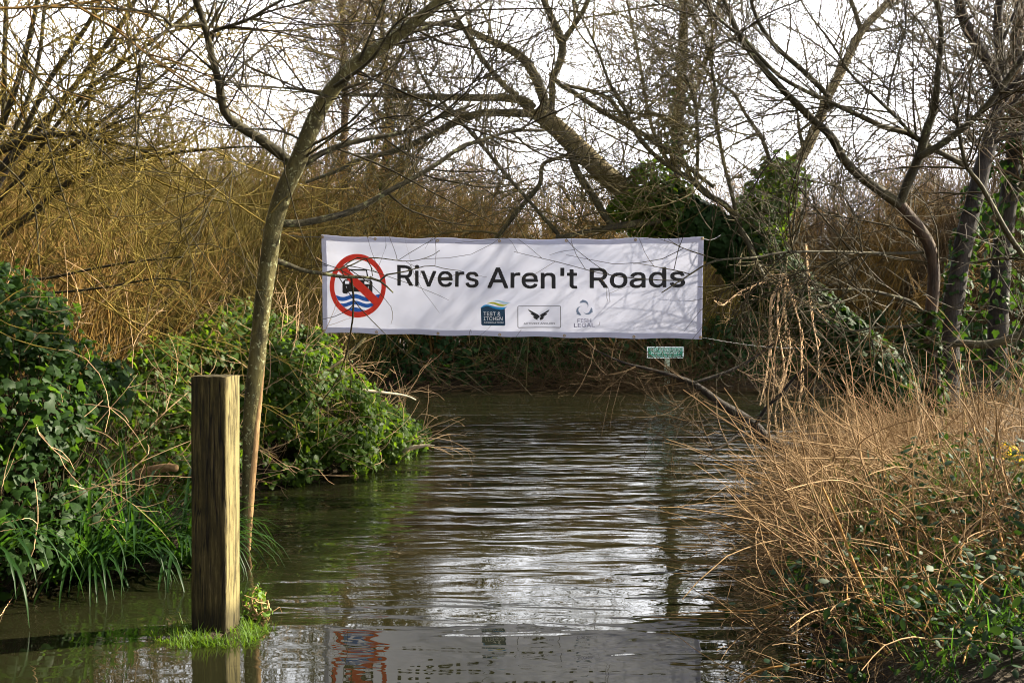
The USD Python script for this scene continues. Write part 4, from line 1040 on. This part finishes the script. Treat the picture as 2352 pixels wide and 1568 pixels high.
litter()
m, P, R = limb(([(925, 1035), (950, 1027), (985, 1022), (998, 1022)], [12, 12, 7, 2], 12.0, 11.9), 4, 7, .2)
obj('broken_branch', m, M['dead_white'], None, label='pale broken branch end sticking out of the sunlit ivy bush over water', cat='branch')
m, P, R = limb(([(735, 898), (800, 893), (870, 900), (930, 908), (955, 918)], [9, 8, 7, 6, 3], 11.0, 11.6), 6, 6, .1)
obj('broken_branch', m, M['dead_white'], None, label='long bleached branch lying across the top of the sunlit ivy bush', cat='branch')
m, P, R = limb(([(690, 893), (745, 855), (795, 820), (840, 775)], [6, 8, 8, 6], 10.9, 11.2), 7, 6, .1)
obj('broken_branch', m, M['bark_alder'], None, label='straight grey stick slanting up from the ivy to the banner corner', cat='branch')
m, P, R = limb(([(1215, 1300), (1250, 1296), (1300, 1302), (1340, 1303)], [3, 5, 7, 3], 7.0, 6.95), 7, 6, .1)
obj('floating_twig', m, M['bark_dark'], None, label='dark forked twig breaking the water surface in midstream', cat='twig')
for lab, e, n in (('clump of yellow leaves at the right edge above the dry stems', [ell(2310, 1035, 8.6, .10, .1, .07), ell(2335, 1055, 8.6, .09, .1, .06)], 220), ('small spray of yellow leaves among the dry stems right of the ivied trunk', [ell(2165, 1060, 9.0, .10, .1, .05)], 60)):
    foliage_thing('yellow_plant', lab, 'plant', e, n, (.02, .04), M['yellow_leaf'], 76 + n, stems=16, gap=0.0, stem_mat=M['dry'], outline=OVAL)

# ------------------------------------------------------------------ timber post
def post():
    c = at(497, 1447, 5.54)
    w, h = 0.205, at(500, 862, 5.54)[2] + 0.5
    m = trimesh.creation.box([w, w, h])
    for _ in range(5):
        m = m.subdivide()
    v = m.vertices.copy()
    # arris rounding and weathering
    e = np.minimum(w / 2 - np.abs(v[:, 0]), w / 2 - np.abs(v[:, 1]))
    corner = np.hypot(np.maximum(np.abs(v[:, 0]) - w / 2 + .018, 0), np.maximum(np.abs(v[:, 1]) - w / 2 + .018, 0))
    k = np.where(corner > .018, (.018 / np.maximum(corner, 1e-6)), 1.0)
    for a in (0, 1):
        over = np.maximum(np.abs(v[:, a]) - w / 2 + .018, 0)
        v[:, a] = np.sign(v[:, a]) * (np.abs(v[:, a]) - over + over * k)
    nse = meshkit.fbm(np.c_[v[:, 0] * 40, v[:, 1] * 40, v[:, 2] * 3.5], 3, 4) - .5
    v[:, :2] *= (1 + nse * .035)[:, None]
    top = v[:, 2] > h / 2 - 1e-4
    v[top, 2] += (meshkit.fbm(v[top] * 30, 3, 2) - .5) * .012 - .10 * np.maximum(0, np.hypot(v[top, 0], v[top, 1]) - .11)
    m = trimesh.Trimesh(v, m.faces, process=False)
    m.apply_transform(trimesh.transformations.rotation_matrix(math.radians(-6.5), [0, 0, 1]))
    m.apply_transform(trimesh.transformations.rotation_matrix(math.radians(0.3), [0, 1, 0]))
    m.apply_translation([c[0], c[1], h / 2 - 0.5])
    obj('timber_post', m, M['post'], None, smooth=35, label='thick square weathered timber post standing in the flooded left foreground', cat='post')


post()

# ------------------------------------------------------------------ banner
BC = [at(739, 541, 10.66), at(1616, 545, 10.14), at(1612, 778, 10.14), at(742, 763, 10.66)]
ZQ = [(32, 45), (2303, 58), (2290, 660), (48, 617)]
BN = unit(np.cross(BC[1] - BC[0], BC[3] - BC[0])[None])[0]
if BN[1] > 0:
    BN = -BN


def bsurf(s, t, off=0.0):
    s, t = np.asarray(s, float), np.asarray(t, float)
    p = (1 - s)[..., None] * ((1 - t)[..., None] * BC[0] + t[..., None] * BC[3]) + s[..., None] * ((1 - t)[..., None] * BC[1] + t[..., None] * BC[2])
    sag = -0.026 * 4 * s * (1 - s) * (1 - t) - 0.010 * 4 * s * (1 - s) * t
    scal = 0.007 * np.cos(2 * np.pi * s * 6) * np.exp(-t * 9) - 0.005 * np.cos(2 * np.pi * s * 6) * np.exp(-(1 - t) * 9)
    w = 0.011 * np.sin(2 * np.pi * (1.15 * s + 0.9 * t) + 0.6) * np.sin(np.pi * s) + 0.010 * np.sin(2 * np.pi * (2.3 * s - 1.4 * t) + 1.1) * (1 - t) + 0.007 * np.sin(2 * np.pi * (4.1 * s - 0.9 * t)) * np.exp(-t * 3)
    w = w + 0.012 * np.exp(-((t - 0.16 - 0.45 * s) / 0.09) ** 2) * np.clip(1 - s * 1.6, 0, 1) + 0.012 * np.exp(-((t - 0.16 - 0.5 * (1 - s)) / 0.09) ** 2) * np.clip(1 - (1 - s) * 1.8, 0, 1)
    p = p + (sag + scal)[..., None] * np.array([0, 0, 1.0]) + (w + off)[..., None] * BN
    return p


def zmap(X, Y):
    """Printed artwork measured on an enlargement of the banner -> banner (s, t)."""
    X, Y = np.asarray(X, float), np.asarray(Y, float)
    s = (X - 40) / 2257; t = (Y - 50) / 585
    for _ in range(4):
        l = ZQ[0][0] * (1 - t) + ZQ[3][0] * t; r = ZQ[1][0] * (1 - t) + ZQ[2][0] * t
        s = (X - l) / (r - l)
        a = ZQ[0][1] * (1 - s) + ZQ[1][1] * s; b = ZQ[3][1] * (1 - s) + ZQ[2][1] * s
        t = (Y - a) / (b - a)
    return s, t


def patch(s0, s1, t0, t1, ns, nt, off, thick=0.0016):
    S, T = np.meshgrid(np.linspace(s0, s1, ns), np.linspace(t0, t1, nt), indexing='ij')
    A, B = bsurf(S.ravel(), T.ravel(), off), bsurf(S.ravel(), T.ravel(), off - thick)
    i, j = np.meshgrid(np.arange(ns - 1), np.arange(nt - 1), indexing='ij')
    q = (i * nt + j).ravel()
    f = np.stack([q, q + 1, q + nt + 1, q + nt], 1)
    n = ns * nt
    return A, f


banner = thing('banner', 'long white protest banner strung between trees across the river', 'banner', (0, 0, 0))
cloth = obj('fabric', patch(0, 1, 0, 1, 160, 44, 0.0), M['banner'], banner, smooth=True)
for nm, a in (('hem', (0, 1, 0, 0.055, 160, 4)), ('hem', (0, 1, 0.945, 1, 160, 4)), ('hem', (0, 0.013, 0.055, 0.945, 3, 40)), ('hem', (0.987, 1, 0.055, 0.945, 3, 40))):
    obj(nm, patch(*a, 0.003), M['hem'], cloth, smooth=True)
for (X, Y) in [(365, 60), (745, 66), (1118, 66), (1512, 62), (1915, 66), (2296, 64), (40, 50), (380, 620), (754, 632), (1122, 643), (1502, 651), (1904, 653), (2282, 652), (56, 612)]:
    s, t = zmap(X, Y)
    r = trimesh.creation.torus(0.011, 0.004, major_sections=14, minor_sections=6)
    r.apply_transform(trimesh.geometry.align_vectors([0, 0, 1], BN))
    r.apply_translation(bsurf(s, np.clip(t, 0.02, 0.98), 0.006))
    obj('grommet', r, M['brass'], cloth, smooth=True)
for a, b in (((0.003, 0.02), at(600, 528, 10.9)), ((0.003, 0.98), at(610, 790, 10.9)), ((0.997, 0.02), at(1655, 540, 12.3)), ((0.997, 0.98), at(1850, 800, 12.3))):
    p0 = bsurf(np.array(a[0]), np.array(a[1]), 0.004)
    obj('cord', bough(np.linspace(p0, b, 5) + np.array([[0, 0, -0.03 * math.sin(math.pi * k / 4)] for k in range(5)]), [0.0035] * 5, 5, 0.2)[0], M['cord'], banner)


def flat(shape):
    parts = []
    for gm in getattr(shape, 'geoms', [shape]):
        if gm.geom_type == 'Polygon' and gm.area > 0.5:
            v, f = trimesh.creation.triangulate_polygon(gm, engine='earcut')
            parts.append((v, f))
    v = np.vstack([p[0] for p in parts]); k = np.cumsum([0] + [len(p[0]) for p in parts])
    return v, np.vstack([p[1] + k[i] for i, p in enumerate(parts)])


def printed(name, v2, f, off, mat, parent, size=26.0):
    """Flat print on the banner: v2 in enlargement pixels."""
    v3, f = trimesh.remesh.subdivide_to_size(np.c_[v2, np.zeros(len(v2))], f, size, max_iter=12)
    s, t = zmap(v3[:, 0], v3[:, 1])
    P = bsurf(s, t, off)
    n = np.cross(P[f[:, 1]] - P[f[:, 0]], P[f[:, 2]] - P[f[:, 0]])
    flip = (n @ BN) < 0
    f = f.copy(); f[flip] = f[flip][:, ::-1]
    return obj(name, (P, f, np.tile(BN, (len(P), 1))), mat, parent)


def word(text, x0, x1, y0, y1, h, bold=False):
    """Lettering stretched to run from (x0, baseline y0) to (x1, baseline y1) with capitals h high."""
    m = meshkit.text_mesh(text, 1.0, 0.002, bold is True)
    f = m.faces[m.face_normals[:, 2] > 0.9]
    v = m.vertices[:, :2]
    if bold == 0.5 and bold is not True:  # a little heavier than the plain weight
        v, f = flat(unary_union([Polygon(t) for t in v[f] * 100]).buffer(2.2).simplify(0.25))
        v = v / 100
    a, b = v[:, 0].min(), v[:, 0].max()
    k = (v[:, 0] - a) / (b - a)
    X = x0 + k * (x1 - x0)
    Y = y0 + k * (y1 - y0) - v[:, 1] * h
    used = np.unique(f); re = np.full(len(v), -1); re[used] = np.arange(len(used))
    return np.c_[X, Y][used], re[f]


def words(*ws):
    out = [word(*w) for w in ws]
    k = np.cumsum([0] + [len(o[0]) for o in out])
    return np.vstack([o[0] for o in out]), np.vstack([o[1] + k[i] for i, o in enumerate(out)])


for wd in (('Rivers', 502, 995, 332, 340, 118, 0.5), ('Aren\'t', 1048, 1578, 343, 348, 118, 0.5), ('Roads', 1650, 2197, 348, 346, 116, 0.5)):
    printed('lettering', *words(wd), 0.005, M['ink_black'], banner, 20)

# the no-vehicles-in-the-river symbol
def E(cx, cy, rx, ry):
    return affinity.scale(Point(cx, cy).buffer(1, 48), rx, ry)


cx, cy = 260, 339
outer, inner = E(cx, cy, 173, 189), E(cx, cy, 145, 155)
slash = LineString([(cx - 150, cy - 145), (cx + 150, cy + 125)]).buffer(24, cap_style=2).intersection(E(cx, cy, 160, 172))
ring = unary_union([outer.difference(inner), slash])
sym = printed('prohibition_ring', *flat(ring), 0.008, M['ink_red'], banner, 22)


def wave(y0, y1):
    xs = np.linspace(100, 420, 60)
    yy = lambda y: y + 9 * np.sin((xs - 130) / 150 * 2 * np.pi)
    return Polygon(list(zip(xs, yy(y0))) + list(zip(xs[::-1], yy(y1)[::-1]))).intersection(inner)


for a, b in ((397, 422), (436, 459), (476, 520)):
    printed('wave', *flat(wave(a, b)), 0.0045, M['ink_blue'], sym, 22)
car = unary_union([box(204, 240, 316, 249), Polygon([(196, 282), (204, 244), (211, 244), (205, 282)]), Polygon([(324, 282), (316, 244), (309, 244), (315, 282)]), box(192, 286, 330, 292), E(338, 289, 9, 9), E(182, 289, 9, 9),
                   Polygon([(165, 318), (180, 302), (340, 302), (350, 318), (350, 384), (345, 392), (322, 388), (318, 374), (200, 374), (196, 388), (170, 384), (165, 376)])])
car = car.difference(unary_union([box(180, 311, 206, 328), box(300, 311, 332, 328), box(268, 311, 272, 330), box(188, 342, 191, 352), box(322, 340, 325, 356), box(225, 342, 290, 344)]))
printed('vehicle_pictogram', *flat(car), 0.005, M['ink_black'], sym, 22)

# sponsors' marks
def Z2(x, y):
    return (957.5 + x * 0.34344, 380.1 + y * 0.34344)


def scaled(pts):
    return [Z2(*p) for p in pts]


def band(top, bot):
    xs = np.linspace(0, 1, 24)
    f = lambda ctrl: np.array(spline(np.array(ctrl, float), n=24))
    a, b = f(top), f(bot)
    return Polygon(scaled(np.vstack([a, b[::-1]])))


sq = Polygon(scaled([(152, 245), (200, 225), (260, 215), (340, 235), (420, 265), (500, 278), (568, 265), (575, 545), (560, 560), (180, 560), (160, 545)]))
panel = printed('logo_panel', *flat(sq), 0.004, M['ink_navy'], banner, 22)
printed('logo_swoosh', *flat(band([(152, 245), (215, 200), (280, 195), (370, 220), (470, 240), (580, 235), (625, 205)], [(152, 255), (230, 225), (290, 225), (370, 255), (470, 278), (560, 268), (625, 205)])), 0.006, M['ink_sky'], panel, 22)
printed('logo_swoosh', *flat(band([(250, 180), (320, 155), (390, 155), (470, 178), (560, 195), (640, 178)], [(250, 180), (330, 178), (400, 190), (470, 215), (550, 222), (640, 178)])), 0.006, M['ink_lime'], panel, 22)
printed('logo_swoosh', *flat(band([(355, 128), (430, 115), (510, 128), (590, 155), (680, 152)], [(355, 128), (440, 138), (510, 155), (590, 182), (680, 152)])), 0.006, M['ink_pale'], panel, 22)


def zw(t, x0, x1, y, h, bold=False):
    (a, b), (c, d) = Z2(x0, y), Z2(x1, y)
    return (t, a, c, b, d, h * 0.34344, bold)


printed('logo_lettering', *words(zw('TEST &', 200, 492, 388, 64), zw('ITCHEN', 205, 528, 470, 62), zw('ASSOCIATION', 205, 540, 522, 30)), 0.007, M['ink_white'], panel, 22)
fr = affinity.scale(box(*Z2(810, 240), *Z2(1505, 578)).buffer(8), 1, 1)
frame = printed('logo_frame', *flat(fr.difference(fr.buffer(-3.4))), 0.005, M['ink_black'], banner, 22)
wl = Polygon(scaled([(962, 272), (1030, 310), (1130, 365), (1168, 400), (1160, 425), (1130, 440), (1128, 470), (1075, 440), (1045, 405), (1075, 405), (1020, 365), (1000, 342), (1035, 350), (985, 310)]))
wr = Polygon(scaled([(1335, 278), (1250, 330), (1180, 370), (1170, 385), (1182, 410), (1165, 435), (1170, 470), (1215, 455), (1250, 410), (1220, 412), (1280, 375), (1300, 345), (1260, 355), (1315, 320)]))
printed('wings', *flat(unary_union([wl, wr])), 0.005, M['ink_black'], frame, 22)
printed('logo_lettering', *words(zw('ACTIVIST ANGLERS', 890, 1428, 540, 27, True)), 0.005, M['ink_black'], frame, 22)


def fish(rotdeg):
    body = [(-88, -40), (-70, -75), (-40, -92), (-22, -112), (-8, -96), (30, -90), (65, -62), (82, -20), (80, 20), (62, 62), (72, 20), (60, -15), (35, -40), (0, -48), (-50, -42)]
    c = np.array(body, float)
    th = math.radians(rotdeg)
    r = np.c_[c[:, 0] * math.cos(th) - c[:, 1] * math.sin(th), c[:, 0] * math.sin(th) + c[:, 1] * math.cos(th)]
    r = r * 0.88 + np.array([1920, 268]) + 62 * np.array([math.sin(th), -math.cos(th)])
    return Polygon(scaled(r)).buffer(0)


fishes = printed('fish_emblem', *flat(unary_union([fish(0), fish(120), fish(240)])), 0.005, M['ink_slate'], banner, 22)
printed('logo_lettering', *words(zw('FISH', 1805, 2040, 512, 66, True), zw('LEGAL', 1748, 2102, 592, 66, True)), 0.005, M['ink_plum'], fishes, 22)

# ------------------------------------------------------------------ green footpath sign on the far bank
def sign():
    d = 24.9
    a, b = at(1486, 796, d), at(1570, 823, d)
    w, h = b[0] - a[0], a[2] - b[2]
    c = (a + b) / 2
    t = thing('footpath_sign', 'small green footpath sign with white lettering on a post across the river', 'sign', (c[0], d, 0))

    def plate(w, h, y0, y1, z=0, x=0):
        m = trimesh.creation.box([w, y1 - y0, h]); m.apply_translation([x, (y0 + y1) / 2, c[2] + z]); return m
    bd = obj('board', plate(w, h, -0.012, 0.012), M['sign_white'], t)
    obj('panel', plate(w - .05, h - .05, -0.017, -0.0125), M['sign_green'], bd)

    def line(txt, z, hh, ww):
        m = meshkit.text_mesh(txt, hh, 0.003, False)
        f = m.faces[m.face_normals[:, 2] > 0.9]
        v = m.vertices
        x = (v[:, 0] - v[:, 0].min()) / np.ptp(v[:, 0]) * ww - ww / 2
        P = np.c_[x, np.full(len(v), -0.021), c[2] + z + v[:, 1] * 1.0]
        return P, f, np.tile([0, -1.0, 0], (len(v), 1))
    for ln in (('THIS FOOTPATH IS ON', .035, .058, w * .86), ('PRIVATE PROPERTY', -.045, .058, w * .78), ('NO FISHING SWIMMING OR FIRES', -.105, .03, w * .86)):
        obj('lettering', line(*ln), M['sign_white'], bd)
    p = trimesh.creation.box([.13, .09, 1.6]); p.apply_translation([.05, .055, c[2] - .75])
    obj('post', p, M['sign_post'], t)


sign()
